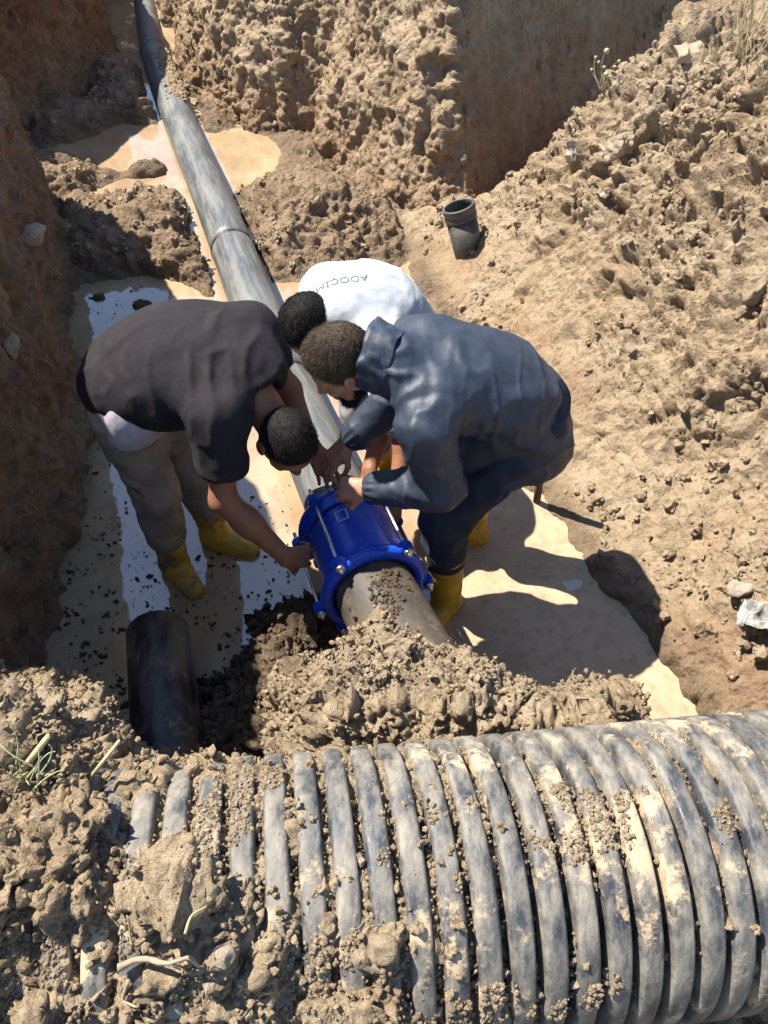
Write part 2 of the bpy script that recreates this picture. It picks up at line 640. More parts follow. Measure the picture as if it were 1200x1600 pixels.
def skin_mat(name, col):
    m, nt, b = mat(name, .5, .35)
    co = objco(nt)
    c = mixc(nt, ramp(nt, noise(nt, co, 22, 5), .3, .7), col, (col[0] * .82, col[1] * .72, col[2] * .68))
    nt.links.new(c, b.inputs['Base Color'])
    b.inputs['Subsurface Weight'].default_value = .08
    b.inputs['Subsurface Radius'].default_value = (.012, .005, .003)
    bump(nt, b, noise(nt, co, 260, 3), .0008)
    return m
M_SKIN_A = skin_mat('tanned_skin', (.27, .125, .068))
M_SKIN_B = skin_mat('light_tanned_skin', (.40, .21, .13))
M_TEE = cloth_mat('faded_black_cotton', (.021, .018, .021), (.2, .17, .15), .12)
M_UNDER = cloth_mat('grey_cotton', (.42, .38, .42), (.35, .3, .28), .3)
M_JEAN = cloth_mat('worn_denim', (.225, .20, .165), (.34, .27, .19), .8, .9, .2, 700, .4)
M_JACKET = cloth_mat('navy_nylon', (.03, .04, .06), (.2, .19, .18), .12, .5, .42, 1200)
M_NAVY = cloth_mat('navy_work_trousers', (.03, .037, .055), (.2, .16, .12), .2, .85, .2)
M_WHITE = cloth_mat('white_cotton', (.40, .425, .45), (.33, .3, .27), .25)
M_GREY = cloth_mat('grey_trouser_cloth', (.16, .16, .17), (.3, .24, .17), .4)
M_BOOT = pipe_mat('yellow_rubber', (.40, .235, .012), (.27, .17, .05), .42, .7, .4, (1, 1, 1), 14, (.19, .125, .07), .53)
M_SOLE = plain('muddy_rubber_sole', (.12, .085, .04), .8, .2)
M_HAIR_BLACK = plain('black_hair', (.012, .01, .009), .6, .15, 0, 0, .3, 200)
M_HAIR_BROWN = plain('brown_hair', (.06, .042, .028), .6, .15, 0, 0, .3, 200)
M_STRAW = plain('dry_straw', (.40, .33, .19), .8, .2, 0, 0, .25, 40)
M_ROOT = plain('pale_root', (.30, .235, .16), .85, .2, 0, 0, .25, 60)
M_WOOD = plain('muddy_wood', (.12, .075, .045), .85, .2, 0, 0, .4, 40, .003)
M_SACK = cloth_mat('dusty_beige_sackcloth', (.36, .28, .19), (.42, .33, .22), .7)
M_PLASTIC = plain('dirty_clear_plastic', (.33, .29, .23), .75, .2, 0, 0, .2, 30)
M_SPECK = plain('floating_peat', (.02, .015, .012), .7, .3)
M_INK = plain('faded_grey_print', (.10, .13, .17), .9, .1)

# ------------------------------------------------------------ terrain
def sdpoly(X, Y, pts):
    """signed distance to a polygon, positive inside"""
    pts = np.asarray(pts, float)
    d = np.full(X.shape, 1e9)
    s = np.zeros(X.shape, bool)
    n = len(pts)
    for i in range(n):
        a, b = pts[i], pts[(i + 1) % n]
        ex, ey = b - a
        wx, wy = X - a[0], Y - a[1]
        t = np.clip((wx * ex + wy * ey) / (ex * ex + ey * ey), 0, 1)
        d = np.minimum(d, (wx - ex * t) ** 2 + (wy - ey * t) ** 2)
        c = (a[1] > Y) != (b[1] > Y)
        if ey != 0:
            s ^= c & (X < ex * (Y - a[1]) / ey + a[0])
    return np.where(s, 1, -1) * np.sqrt(d)

def n2(X, Y, f, o=3, s=0):
    p = np.stack([X.ravel(), Y.ravel(), np.zeros(X.size)], 1)
    return fbm(p, f, o, s).reshape(X.shape)

LEFT_NEAR = [(-2.12, 4.95), (-2.0, 4.55), (-1.83, 4.05), (-1.70, 3.5), (-1.52, 3.1), (-1.36, 2.4), (-1.29, 1.8), (-1.24, 1.2), (-1.2, .9), (-1.2, -1), (-5, -1), (-5, 5.2), (-2.6, 5.15)]
LEFT_FAR = [(-5, 5.0), (-3.05, 5.8), (-2.8, 6.6), (-2.5, 7.7), (-2.62, 8.4), (-3.9, 12), (-5, 12)]
RIGHT_FAR = [(-1.80, 7.5), (-1.5, 6.95), (-1.12, 6.52), (-.85, 6.42), (-.62, 6.35), (-.5, 5.95), (-.38, 5.8), (-.15, 5.45), (.02, 5.1), (.28, 4.95), (.55, 4.9),
             (1.23, 5.63), (1.91, 6.36), (2.85, 7.37), (4.3, 8.9), (6, 12), (-3.1, 12), (-2.05, 8.6)]
SPOIL = [(.02, 4.95), (.12, 4.45), (.3, 3.9), (.45, 3.4), (.58, 2.75), (.7, 2.32), (.88, 1.93), (1.13, 1.36), (1.35, .9), (1.5, .2), (6, .2), (6, 5.6), (2.6, 5.9), (1.5, 5.9), (.95, 5.4), (.6, 5.1), (.3, 5.1)]

PIPE_XY = [P(*q)[:2] for q in ((560, 850, .35), (430, 560, .16), (340, 330, .10), (283, 195, .05), (243, 90, .02), (230, 30, -.02))]

def ground_h(X, Y):
    wob = n2(X, Y, 2.2, 3, 3) * .06
    floor = -.13 + .13 * sstep(3.9, 4.6, Y + .3 * n2(X, Y, 1.3, 2, 5)) + .02 * n2(X, Y, 3, 3, 9)
    floor -= .13 * sstep(7.4, 9.5, Y)
    for cx, cy, r, a in ((-1.2, 4.62, .5, .2), (-1.02, 4.2, .32, .12), (-.48, 4.6, .45, .13), (-.3, 5.1, .5, .1), (-.62, 5.25, .5, .1), (-1.75, 5.75, .16, .1), (-2.4, 5.6, .4, .12), (-2.55, 6.6, .3, .16),
                         (-2.1, 7.1, .3, .14), (-1.7, 6.9, .45, .1), (-2.4, 7.6, .3, .22), (-1.5, 3.3, .2, .17), (-1.42, 2.95, .16, .14), (-1.95, 4.6, .5, .1), (.2, 3.7, .4, .06), (-.75, 6.1, .4, .06), (-1.95, 5.0, .6, .05)):
        floor += a * np.exp(-(((X - cx) ** 2 + (Y - cy) ** 2) / (r * r)) ** 1.4)
    for cx, cy, rx, ry, a in ((-2.0, 6.2, .48, .5, .15), (-1.15, 5.95, .42, .46, .14), (-1.45, 5.5, .5, .22, .12), (-2.0, 5.3, .3, .25, .08), (-.2, 4.5, .16, .5, .04), (-1.35, 4.0, .28, .5, .12), (-.75, 3.75, .2, .3, .1)):
        floor -= a * np.exp(-(((X - cx) / rx) ** 2 + ((Y - cy) / ry) ** 2) ** 1.5)
    pd = np.full(X.shape, 9.)                              # the pipe lies clear of the mud
    for (ax_, ay_), (bx_, by_) in zip(PIPE_XY[:-1], PIPE_XY[1:]):
        ex, ey = bx_ - ax_, by_ - ay_
        t = np.clip(((X - ax_) * ex + (Y - ay_) * ey) / (ex * ex + ey * ey), 0, 1)
        pd = np.minimum(pd, np.hypot(X - ax_ - ex * t, Y - ay_ - ey * t))
    floor = np.minimum(floor, -.03 + 1.2 * np.clip(pd - .16, 0, None))
    h = floor
    d = sdpoly(X, Y, LEFT_NEAR) + wob * .9
    h = np.maximum(h, np.minimum(8.5 * d - .1, 1.5 + .35 * sstep(5.0, 4.0, Y) + .5 * sstep(3.6, 2.6, Y) - 1.3 * sstep(1.6, .95, Y) + .1 * n2(X, Y, 1.7, 3, 21)))
    d = sdpoly(X, Y, LEFT_FAR) + wob
    h = np.maximum(h, np.minimum(7 * d - .05, 1.75))
    d = sdpoly(X, Y, RIGHT_FAR) + wob * 1.2 + .05 * np.abs(n2(X, Y, 3.5, 2, 31))
    h = np.maximum(h, np.minimum(2.7 * d - .05, 1.75))
    d = sdpoly(X, Y, SPOIL) + wob
    prof = np.where(d < .25, .55 * d, .1375 + 1.08 * (d - .25)) * (1 + 1.3 * sstep(1.95, 1.5, Y)) * (1 + .24 * sstep(.75, 1.15, X) * sstep(3.5, 4.2, Y)) + .1 * n2(X, Y, 1.6, 3, 41) * sstep(.1, .6, d)
    top = 1.24 + .06 * n2(X, Y, 2.5, 3, 43)
    h = np.maximum(h, np.minimum(prof, top))
    h = np.maximum(h, 2.2 * (Y - 11.0))
    return h

def grow(lo, hi, step, hf):
    ax = [np.arange(lo[k], hi[k], step) for k in range(3)]
    X, Y = np.meshgrid(ax[0], ax[1], indexing='ij')
    H = hf(X, Y).astype(np.float32)
    F = ax[2].astype(np.float32)[None, None, :] - H[:, :, None]
    return surface_nets(F, lo, step), (ax[0], ax[1], H)

def bil(g, x, y):
    ax, ay, H = g
    i = np.clip(((x - ax[0]) / (ax[1] - ax[0])).astype(int), 0, len(ax) - 1)
    j = np.clip(((y - ay[0]) / (ay[1] - ay[0])).astype(int), 0, len(ay) - 1)
    return H[i, j]

STEP = .0165
(gv, gf), GG = grow((-4.0, .5, -.3), (4.1, 11.6, 2.3), STEP, ground_h)
gv = smooth_verts(gv, gf, 2)
x, y, z = gv.T
ov = sstep(.5, .9, x) * sstep(-.12, .02, sdpoly(x, y, RIGHT_FAR)) * np.clip(z, 0, 2) * .0    # the undercut face of the recess
gv[:, 0] += .73 * ov
gv[:, 1] -= .68 * ov
gn = vnormals(gv, gf)
x, y, z = gv.T
# which formation each point belongs to
dS = sdpoly(x, y, SPOIL)
dL = np.maximum(sdpoly(x, y, LEFT_NEAR), sdpoly(x, y, LEFT_FAR))
dR = sdpoly(x - .73 * ov, y + .68 * ov, RIGHT_FAR)
spoil = sstep(-.05, .15, dS) * sstep(-.02, -.1, dR)
left = sstep(-.08, .05, dL)
right = sstep(-.08, .05, dR) * (1 - spoil)
recess = right * sstep(.5, .62, x)
flr = np.clip(1 - spoil - left - right, 0, 1)
dry = sstep(.0, .12, z)
f1 = fbm(gv, 2.6, 4, 61)
f2 = fbm(gv, 9, 4, 62)
c1, c2, c3 = clods(gv, 8, 71), clods(gv, 19, 72), clods(gv, 40, 73)
patch = sstep(-.25, .35, fbm(gv, 1.9, 3, 64))
d = np.zeros(len(gv))
rdg = 1 - 2 * np.abs(fbm(gv, 4.2, 4, 67, .62))
wp = gv + .03 * f2[:, None]
l1, l2, l3 = billow(wp, 6.5, 3, 201), billow(wp, 15, 3, 202), billow(wp, 33, 2, 203)
chunk = clods(gv + .05 * f2[:, None], 5.2, 74)
pits = sstep(.16, .05, worley(wp, 7.5, 77)) + .6 * sstep(.2, .06, worley(wp, 15, 78))
dryup = .28 + .72 * sstep(.18, .75, z)
d += spoil * dry * dryup * (.085 * f1 + .05 * f2 + .05 * (rdg - .6) + .05 * (chunk - .55) * (.2 + patch) + .075 * (l1 - .4) + .05 * (l2 - .4) * (.5 + patch) + .028 * (l3 - .4) - .022 * pits + .016 * (c2 - .5) * patch)
vst = fbm(gv, (9, 9, 1.6), 4, 66)                     # marks left by the digger running down the walls
d += left * (1 - .85 * sstep(1.2, 1.6, z)) * (.06 * f1 + .05 * f2 + .045 * vst + .05 * (l1 - .4) + .025 * (l2 - .4) + .014 * (l3 - .4) - .02 * pits)
d += right * (1 - .55 * recess) * (.05 * f1 + .055 * vst + .03 * f2 + .035 * (rdg - .6) + .022 * (l1 - .4) + .02 * (l2 - .4) + .012 * (l3 - .4) - .03 * pits)
wetfloor = sstep(-.04, .05, z)
d += flr * wetfloor * (.05 * f2 + .07 * patch * (c1 - .4) + .05 * (l1 - .4) + .04 * (l2 - .4) * (.2 + patch) + .012 * (l3 - .4))
d += flr * (1 - wetfloor) * .012 * f2
gv = gv + gn * d[:, None]
x, y, z = gv.T
nz = 40
wet = np.clip(flr * (1 - .55 * sstep(.03, .16, z)) + sstep(.1, .0, z) * .9, 0, 1) * (.75 + .25 * f2)
wet = np.clip(np.maximum(wet, left * sstep(.55, .0, z) * .6), 0, 1)
clay = np.clip(left * (.75 + .5 * f1) + recess * (.4 + .3 * f1) * sstep(1.1, .4, z) + right * .35 * sstep(.5, .1, z) + spoil * .8 * sstep(.1, .45, fbm(gv, 1.4, 3, 68)) * sstep(.9, .2, z) * .6 + flr * .25, 0, 1)
clay *= 1 - .7 * sstep(.85, 1.15, z)
ground = obj('ground', mesh_np('ground', gv, gf, True, {'wet': wet, 'clay': clay}), M_SOIL, kind='structure')
GV, GNn, GSPOIL, GLEFT, GRIGHT, GFLR = gv, vnormals(gv, gf), spoil, left, right, flr

# ------------------------------------------------------------ the bank the picture is taken from, with its mound and heap
PA = np.array([0, .512, .731])                        # axis of the corrugated pipe
PDIR = nrm([1, .1345, -.0774])
PR = .30
BANK = [(-1.5, 1.0), (-1.15, .98), (-.9, .9), (-.6, .88), (-.4, .9), (0, .95), (.5, .95), (1.0, .8), (1.5, .62), (2.2, .5), (2.2, -2.5), (-2.4, -2.5), (-2.4, 1.0)]
MOUND0 = [(-.37, 1.30), (-.335, 1.34), (-.27, 1.27), (-.2, 1.30), (-.09, 1.39), (-.03, 1.44), (.05, 1.42), (.12, 1.31), (.2, 1.36), (.29, 1.41), (.4, 1.33), (.5, 1.235), (.62, 1.26), (.73, 1.29), (.83, 1.22), (.86, 1.02), (.82, .6), (-.5, .6), (-.47, .98), (-.4, 1.12)]
MOUND = [tuple(P(px, py, .70)[:2]) for px, py in ((424, 1010), (447, 975), (475, 1000), (520, 985), (545, 965), (575, 945), (620, 945), (655, 955), (695, 985), (735, 978), (780, 1005), (850, 1045), (905, 1030), (985, 1025), (1030, 1070), (1035, 1120), (1010, 1250), (400, 1250), (405, 1165))]
DARKMUD = [(-.78, 1.0), (-.66, 1.3), (-.54, 1.5), (-.46, 1.72), (-.3, 1.82), (-.12, 1.74), (-.08, 1.5), (-.2, 1.2), (-.4, .8), (-.75, .8)]
HEAP = [(-.66, .66), (-.6, .57), (-.53, .53), (-.5, .44), (-.44, .40), (-.38, .47), (-.28, .47), (-.21, .38), (-.12, .33), (-.02, .27), (.06, .19), (.12, -.1), (.1, -.5), (-1.7, -.5), (-1.7, 1.06), (-1.1, 1.0), (-.86, .93), (-.72, .82), (-.7, .74)]

def pipe_top(X, Y, r):
    """height of the upper side of a cylinder of radius r about the corrugated pipe's axis"""
    u = X * PDIR[0] + (Y - PA[1]) * PDIR[1]
    dy = (Y - PA[1] - PDIR[1] / PDIR[0] * X) * PDIR[0]
    return PA[2] + PDIR[2] / PDIR[0] * X + np.sqrt(np.clip(r * r - dy * dy, 0, None)) * .998 - np.where(np.abs(dy) > r, 9, 0)

def bank_h(X, Y):
    wob = n2(X, Y, 5, 3, 83) * .025
    d = sdpoly(X, Y, BANK) + wob
    h = np.minimum(2.2 * d - .1, .46 + .2 * sstep(.35, -.3, Y))
    d = sdpoly(X, Y, DARKMUD) + wob
    h = np.maximum(h, np.minimum(1.1 * d - .02, .17 + .05 * n2(X, Y, 6, 3, 88)))
    d = sdpoly(X, Y, MOUND) + wob * .8 + .045
    top = .69 + .13 * sstep(1.1, .78, Y) - .04 * sstep(.1, .7, X) + .05 * n2(X, Y, 5, 3, 85) + .06 * np.exp(-((X + .27) ** 2 + (Y - 1.13) ** 2) / .004) + .10 * np.exp(-(((X - .03) / .16) ** 2 + ((Y - 1.18) / .12) ** 2))
    h = np.maximum(h, np.minimum(np.where(d < .09, 6.6 * d, .594 + 1.1 * (d - .09)), top))
    d = sdpoly(X, Y, HEAP) + wob + .035
    base = 1.045 - 1.05 * np.maximum(0, .40 - Y) - .9 * np.maximum(0, Y - .62) - .0774 * (X + .3)
    hp = base - .045 + np.minimum(1.1 * d, .10) + .05 * n2(X, Y, 6, 3, 86)
    h = np.maximum(h, np.where(d > -.06, hp, -1))
    lf = sstep(.45, -.45, X)                              # dirt lodged between the ribs, most of it on the left
    cover = n2(X, Y, 5.5, 4, 131) * 1.0 + .80 * lf - .50 - .28 * sstep(.4, .28, Y) * (1 - .6 * lf) - .3 * sstep(.62, .74, Y)
    h = np.maximum(h, pipe_top(X, Y, .262 + .05 * np.clip(cover, -.3, .78)))
    return h

(bv, bf), BG = grow((-1.5, -.75, -.1), (1.75, 1.95, 1.3), .008, bank_h)
bv = smooth_verts(bv, bf, 3)
bn = vnormals(bv, bf)
c1, c2, c3 = clods(bv, 17, 91), clods(bv, 36, 92), clods(bv, 75, 93)
c0 = clods(bv, 8, 90)
b1 = fbm(bv, 6, 4, 94)
pt = sstep(-.3, .3, fbm(bv, 4.5, 3, 95))
low = sstep(.34, .2, bv[:, 2]) * sstep(.2, 0, sdpoly(bv[:, 0], bv[:, 1], MOUND))
c4 = clods(bv, 52, 98)
wb = bv + .012 * b1[:, None]
m1, m2, m3 = billow(wb, 11, 3, 211), billow(wb, 26, 3, 212), billow(wb, 58, 2, 213)
onp = bv[:, 2] - pipe_top(bv[:, 0], bv[:, 1], .296)
thin = np.where(sdpoly(bv[:, 0], bv[:, 1], HEAP) < .05, sstep(.03, -.03, onp) * (onp > -.2), 0)      # dirt lying thin between the ribs
d = .03 * b1 + .036 * (m1 - .4) * (.5 + pt) + .042 * (m2 - .4) * (.6 + .5 * pt) + .026 * (m3 - .4) + .02 * (c1 - .5) * pt + .012 * (c2 - .5) + .008 * (c4 - .5) + .005 * (c3 - .5)
d *= 1 - .45 * thin
bv = bv + bn * d[:, None]
wet = np.clip(low * (.7 + .4 * b1) + sstep(.14, .0, bv[:, 2]), 0, 1)
clay = np.clip(.8 * sstep(.12, .42, fbm(bv, 3.1, 3, 96)) * sstep(.75, .5, bv[:, 2]), 0, 1) * .75
M_BANK = soil_mat('loose_dry_soil', (.47, .35, .22), (.54, .43, .295), (.27, .16, .095), (.075, .05, .034))
obj('dirt_bank', mesh_np('dirt_bank', bv, bf, True, {'wet': wet, 'clay': clay}), M_BANK, kind='structure')
BN = vnormals(bv, bf)

# ------------------------------------------------------------ water
def water():
    X, Y = np.meshgrid(np.arange(-4, 2.2, .1), np.arange(.6, 11.5, .1), indexing='ij')
    v = np.stack([X.ravel(), Y.ravel(), np.zeros(X.size)], 1)
    ny = X.shape[1]
    i = (np.arange(X.shape[0] - 1)[:, None] * ny + np.arange(ny - 1)[None]).ravel()
    return v, np.stack([i, i + ny, i + ny + 1, i + 1], 1)
obj('muddy_water', water(), M_WATER, kind='structure')

def mudflat():
    X, Y = np.meshgrid(np.arange(.02, 1.5, .02), np.arange(.9, 2.95, .02), indexing='ij')
    Z = .008 + .010 * n2(X, Y, 3.2, 4, 231) + .004 * n2(X, Y, 18, 3, 232) - .03 * sstep(.3, .1, X + .12 * n2(X, Y, 3, 3, 233)) - .03 * sstep(2.5, 2.9, Y)
    v = np.stack([X.ravel(), Y.ravel(), Z.ravel()], 1)
    ny = X.shape[1]
    i = (np.arange(X.shape[0] - 1)[:, None] * ny + np.arange(ny - 1)[None]).ravel()
    return v, np.stack([i, i + ny, i + ny + 1, i + 1], 1)
obj('mud_flat', mudflat(), M_FLAT, kind='structure')

# ------------------------------------------------------------ loose crumbs of earth: nobody could count them
def crumbs(name, V, Nn, w, count, r0, r1, m, pw=2.2, base=ICO1, off=.2):
    w = np.clip(w, 0, None)
    i = RNG.choice(len(V), count, p=w / w.sum())
    r = r0 + (r1 - r0) * RNG.random(count) ** pw
    p = V[i] + Nn[i] * (r * off)[:, None] + RNG.normal(size=(count, 3)) * .006
    v, f = lumps2(p, r)
    return obj(name, mesh_np(name, v, f, False), m, kind='stuff')

vis = lambda V: (np.abs(V[:, 0]) < .62 * (V[:, 1] * math.cos(PITCH) + (CAM_H - V[:, 2]) * math.sin(PITCH)))
crumbs('slope_crumbs', GV, GNn, (GSPOIL * (GV[:, 2] > .05) + GRIGHT * .25 * (GNn[:, 2] > .3) + GFLR * .55 * (GV[:, 2] > .035) * (GV[:, 1] > 4)) * vis(GV) * sstep(-.3, .5, fbm(GV, 2.4, 3, 101)), 13000, .004, .026, M_CRUMB, 6)
mk = (bv[:, 2] > .2) * (low < .3) * vis(bv)
crumbs('mound_crumbs', bv, BN, mk * (.25 + pt) * (1 + 2 * (bv[:, 1] > .95)), 40000, .002, .010, M_CRUMB, 3.5)
crumbs('heap_clods', bv, BN, mk * (bv[:, 2] > .8) * (.1 + pt), 90, .01, .022, M_CRUMB, 2, ICO2)
crumbs('wet_mud_crumbs', bv, BN, low * (bv[:, 2] > .01), 5000, .004, .02, M_DARKCRUMB, 3)

# dark flakes of peat floating on the water
def flakes():
    n = 1500
    pts = []
    while len(pts) < n:
        px, py = RNG.uniform(90, 480), RNG.uniform(560, 1180)
        q = P(px, py, .004)
        if RNG.random() < (1.0 if py > 860 or px < 260 else .25) * (.3 + .7 * (np.sin(q[0] * 23 + q[1] * 9) * np.sin(q[1] * 17) > -.1)):
            pts.append(q)
    for _ in range(90):
        q = P(RNG.uniform(130, 270), RNG.uniform(385, 520), .004)
        pts.append(q)
    p = np.array(pts)
    r = .0018 + .008 * RNG.random(len(p)) ** 3.5
    v, f = lumps(p, r, ICO1, .5)
    k = len(ICO1[0])
    sx = np.repeat(RNG.uniform(.5, 2.2, len(p)), k)
    c = np.repeat(p, k, 0)
    a = np.repeat(RNG.uniform(-.9, .9, len(p)), k)
    dl = v - c
    e = (dl[:, 0] * np.cos(a) + dl[:, 1] * np.sin(a)) * (sx - 1)
    v = v + np.stack([np.cos(a) * e, np.sin(a) * e, -dl[:, 2] * .7], 1)
    return v, f
fv, ff = flakes()
obj('floating_peat', mesh_np('floating_peat', fv, ff, False), M_SPECK, kind='stuff')

# ------------------------------------------------------------ the corrugated drain pipe in front
cp = empty('corrugated_pipe', (0, .512, .43), 'large dark corrugated plastic pipe lying across the bottom, its ribs caked with dry mud', 'corrugated pipe')
cp_d, cp_u, cp_w = frame(PDIR)
RIBM = Matrix((tuple(cp_d) + (0,), tuple(cp_u) + (0,), tuple(cp_w) + (0,), (0, 0, 0, 1))).transposed()
PITCH_R = .0602
rv, rf = lathe([(-.0232, .254), (-.0226, .280), (-.0212, .2925), (-.0182, .2980), (-.014, .2998), (.014, .2998), (.0182, .2980), (.0212, .2925), (.0226, .280), (.0232, .254)], (0, 0, 0), (1, 0, 0), 110)
rib_me = mesh_np('rib', rv, rf)
rib_me.materials.append(M_RIB)
wallv, wallf = lathe([(-1.5, .258), (1.6, .258), (1.6, .24), (-1.5, .24)], PA, PDIR, 96, True)
obj('pipe_wall', (wallv, wallf), M_RIBWALL, cp)
for k in range(-21, 27):
    o = obj('rib', rib_me, None, cp)
    M = RIBM.copy()
    M.translation = Vector(PA + PDIR * (k * PITCH_R - .035)) - cp.location
    o.matrix_parent_inverse = Matrix.Identity(4)
    o.matrix_local = M @ Matrix.Rotation(k * .7, 4, 'X')

def on_pipe(u, th, r):
    """point on the pipe: along u, angle th from the top towards the viewer"""
    up = nrm(np.array([0, 0, 1]) - PDIR * PDIR[2])
    si = np.cross(PDIR, up)
    si = si if si[1] < 0 else -si
    rad = np.cos(th)[:, None] * up + np.sin(th)[:, None] * si
    return PA + u[:, None] * PDIR + rad * r[:, None], rad

def pipe_dirt(n, valley, r0, r1, pw, seed):
    out_p, out_r = [], []
    u = RNG.uniform(-.75, 1.25, n * 8)
    th = RNG.uniform(-.7, 1.5, n * 8)
    k = np.round((u + .035) / PITCH_R)
    if valley:
        u = (k + .5) * PITCH_R - .035 + RNG.normal(size=len(u)) * .006
        r = RNG.uniform(.258, .29, len(u))
    else:
        u = k * PITCH_R - .035 + RNG.uniform(-.02, .02, len(u))
        r = np.full(len(u), .2995)
    p, rad = on_pipe(u, th, r)
    nz = fbm(p, (7, 7, 7), 4, seed)
    left = sstep(.5, -.5, u)
    thr = (.02 - .6 * left if valley else .16 - .18 * left) + .25 * sstep(.9, 1.5, th) + .2 * sstep(.35, -.5, th)
    m = nz > thr
    p, rad = p[m][:n], rad[m][:n]
    R = r0 + (r1 - r0) * RNG.random(len(p)) ** pw
    return p + rad * (R * .25)[:, None], R
v1, f1 = lumps2(*pipe_dirt(6500, True, .0015, .007, 3.5, 131))
v2, f2_ = lumps2(*pipe_dirt(9000, False, .0012, .006, 3, 131))
v3, f3 = lumps(*pipe_dirt(30, False, .006, .014, 2, 137), base=ICO3, rough=.6)
v, f = join([(v1, f1), (v2, f2_), (v3, f3)])
obj('mud_crumbs_on_pipe', mesh_np('mud_crumbs_on_pipe', v, f, False), M_CRUMB, kind='stuff')

# ------------------------------------------------------------ the water main with its blue coupling
def spline(pts, n):
    pts = np.asarray(pts, float)
    pp = np.vstack([2 * pts[0] - pts[1], pts, 2 * pts[-1] - pts[-2]])
    out = []
    for i in range(len(pts) - 1):
        a, b, c, d = pp[i:i + 4]
        for t in np.arange(n) / n:
            out.append(.5 * ((2 * b) + (c - a) * t + (2 * a - 5 * b + 4 * c - d) * t * t + (3 * b - a - 3 * c + d) * t ** 3))
    out.append(pts[-1])
    return np.array(out)

CN = np.array([-.03, 1.585, .355])                    # centre of the near flange
CDIR = nrm([-.30, .93, -.085])
CLEN = .36
CF = CN + CDIR * CLEN
TR = .14
main = empty('water_main', (-.55, 3.2, .0), 'long muddy grey black pipe running away up the trench from the blue coupling', 'pipe')
path = spline([CN + CDIR * .20, CN + CDIR * .55, P(430, 560, .16), P(340, 330, .10), P(283, 195, .05), P(243, 90, .02), P(230, 30, -.02), P(222, -20, -.05), P(216, -55, -.07)], 16)
seg = np.concatenate([[0], np.cumsum(np.linalg.norm(np.diff(path, axis=0), axis=1))])
def cut(a, b):
    t = np.linspace(a, b, max(4, int((b - a) / .08)))
    return np.stack([np.interp(t, seg, path[:, k]) for k in range(3)], 1)
def s_at(p):
    return seg[np.argmin(np.linalg.norm(path - p, axis=1))]
j1, j2, j0 = s_at(P(383, 385, .12)), s_at(P(240, 80, .02)), s_at(P(462, 600, .2))
for a, b in ((0, j0 - .003), (j0 + .003, j1 - .003), (j1 + .003, j2 - .01)):
    obj('pipe_section', tube(cut(a, b), TR * .93, 48), M_PIPE, main)
far = obj('pipe_section', tube(cut(j2 + .01, seg[-1]), TR * .87, 40), M_PIPE, main)
for j in (j0, j1):
    c = cut(j - .012, j + .012)
    for dlt in (-.008, .008):
        q = cut(j + dlt - .006, j + dlt + .006)
        obj('weld_bead', tube(np.stack([q[0], (q[0] + q[-1]) / 2, q[-1]]), [TR * .93, TR * .957, TR * .93], 48), M_PIPE_BLACK, main)
c = cut(j2 - .12, j2 + .03)
obj('pipe_collar', tube(c, np.linspace(TR * .95, TR * .98, len(c)), 44), M_PIPE, main)
# a bed of dirt lying on the far pipe
q = cut(j2 - 1.7, j2 - .5)
pp = q[RNG.integers(0, len(q), 900)] + np.stack([RNG.normal(.05, .03, 900), RNG.normal(0, .05, 900), np.zeros(900)], 1)
pp[:, 2] += TR * .86
v, f = lumps(pp, .006 + .022 * RNG.random(900) ** 2)
obj('dirt_on_pipe', mesh_np('dirt_on_pipe', v, f, False), M_CRUMB, kind='stuff')

near = empty('pipe_end', (.05, 1.45, .2), 'short mud smeared pipe end coming out of the dirt mound into the near blue flange', 'pipe')
q = np.array([CN + CDIR * .16, CN, CN - CDIR * .25 + np.array([.02, 0, 0]), CN - CDIR * .6 + np.array([.06, 0, .0])])
obj('pipe_section', tube(spline(q, 8), TR * .985, 48), M_PIPE_MUDDY, near)

n_ = 900
a_ = RNG.normal(1.5, .5, n_)
t_ = RNG.uniform(.05, .42, n_)
_, u_, w_ = frame(CDIR)
u_, w_ = (u_ if u_[0] > 0 else -u_), (w_ if w_[2] > 0 else -w_)
pp = CN - t_[:, None] * CDIR + TR * .99 * (np.cos(a_)[:, None] * u_ + np.sin(a_)[:, None] * w_)
pp[:, 0] += .02 * sstep(.1, .3, t_)
keep = fbm(pp, 14, 3, 401) > .02
v, f = lumps2(pp[keep], (.0015 + .009 * RNG.random(n_) ** 3)[keep])
obj('crumbs_on_pipe_end', mesh_np('crumbs_on_pipe_end', v, f, False), M_DARKCRUMB, kind='stuff')

cou = empty('pipe_coupling', tuple(CN + CDIR * CLEN / 2 - np.array([0, 0, .19])), 'glossy blue cast pipe coupling with two flanges and long steel bolts, held by the workers', 'pipe coupling')
L = CLEN
obj('sleeve', lathe([(.045, .148), (.045, .158), (.06, .163), (.09, .158), (.14, .1555), (L / 2, .157), (L - .14, .1555), (L - .1, .158), (L - .075, .164), (L - .06, .158), (L - .06, .148)], CN, CDIR, 72, True), M_BLUE, cou)
def flange(o, sgn):
    pr = [(0, .147), (-.004, .152), (-.004, .176), (0, .184), (.012, .187), (.026, .186), (.032, .178), (.036, .170), (.05, .166), (.052, .148)]
    return lathe([(sgn * a, r) for a, r in pr], o, CDIR, 72, True)
fl = [obj('flange', flange(CN, 1), M_BLUE, cou), obj('flange', flange(CF, -1), M_BLUE, cou)]
obj('gasket', lathe([(.036, .143), (.036, .153), (.05, .153), (.05, .143)], CN, CDIR, 60, True), M_RUBBER, cou)
obj('gasket', lathe([(L - .062, .143), (L - .062, .153), (L - .045, .153), (L - .045, .143)], CN, CDIR, 60, True), M_RUBBER, cou)
_, cu, cw = frame(CDIR)                                # lateral and upright directions of the flange plane
if cu[0] < 0:
    cu = -cu
if cw[2] < 0:
    cw = -cw
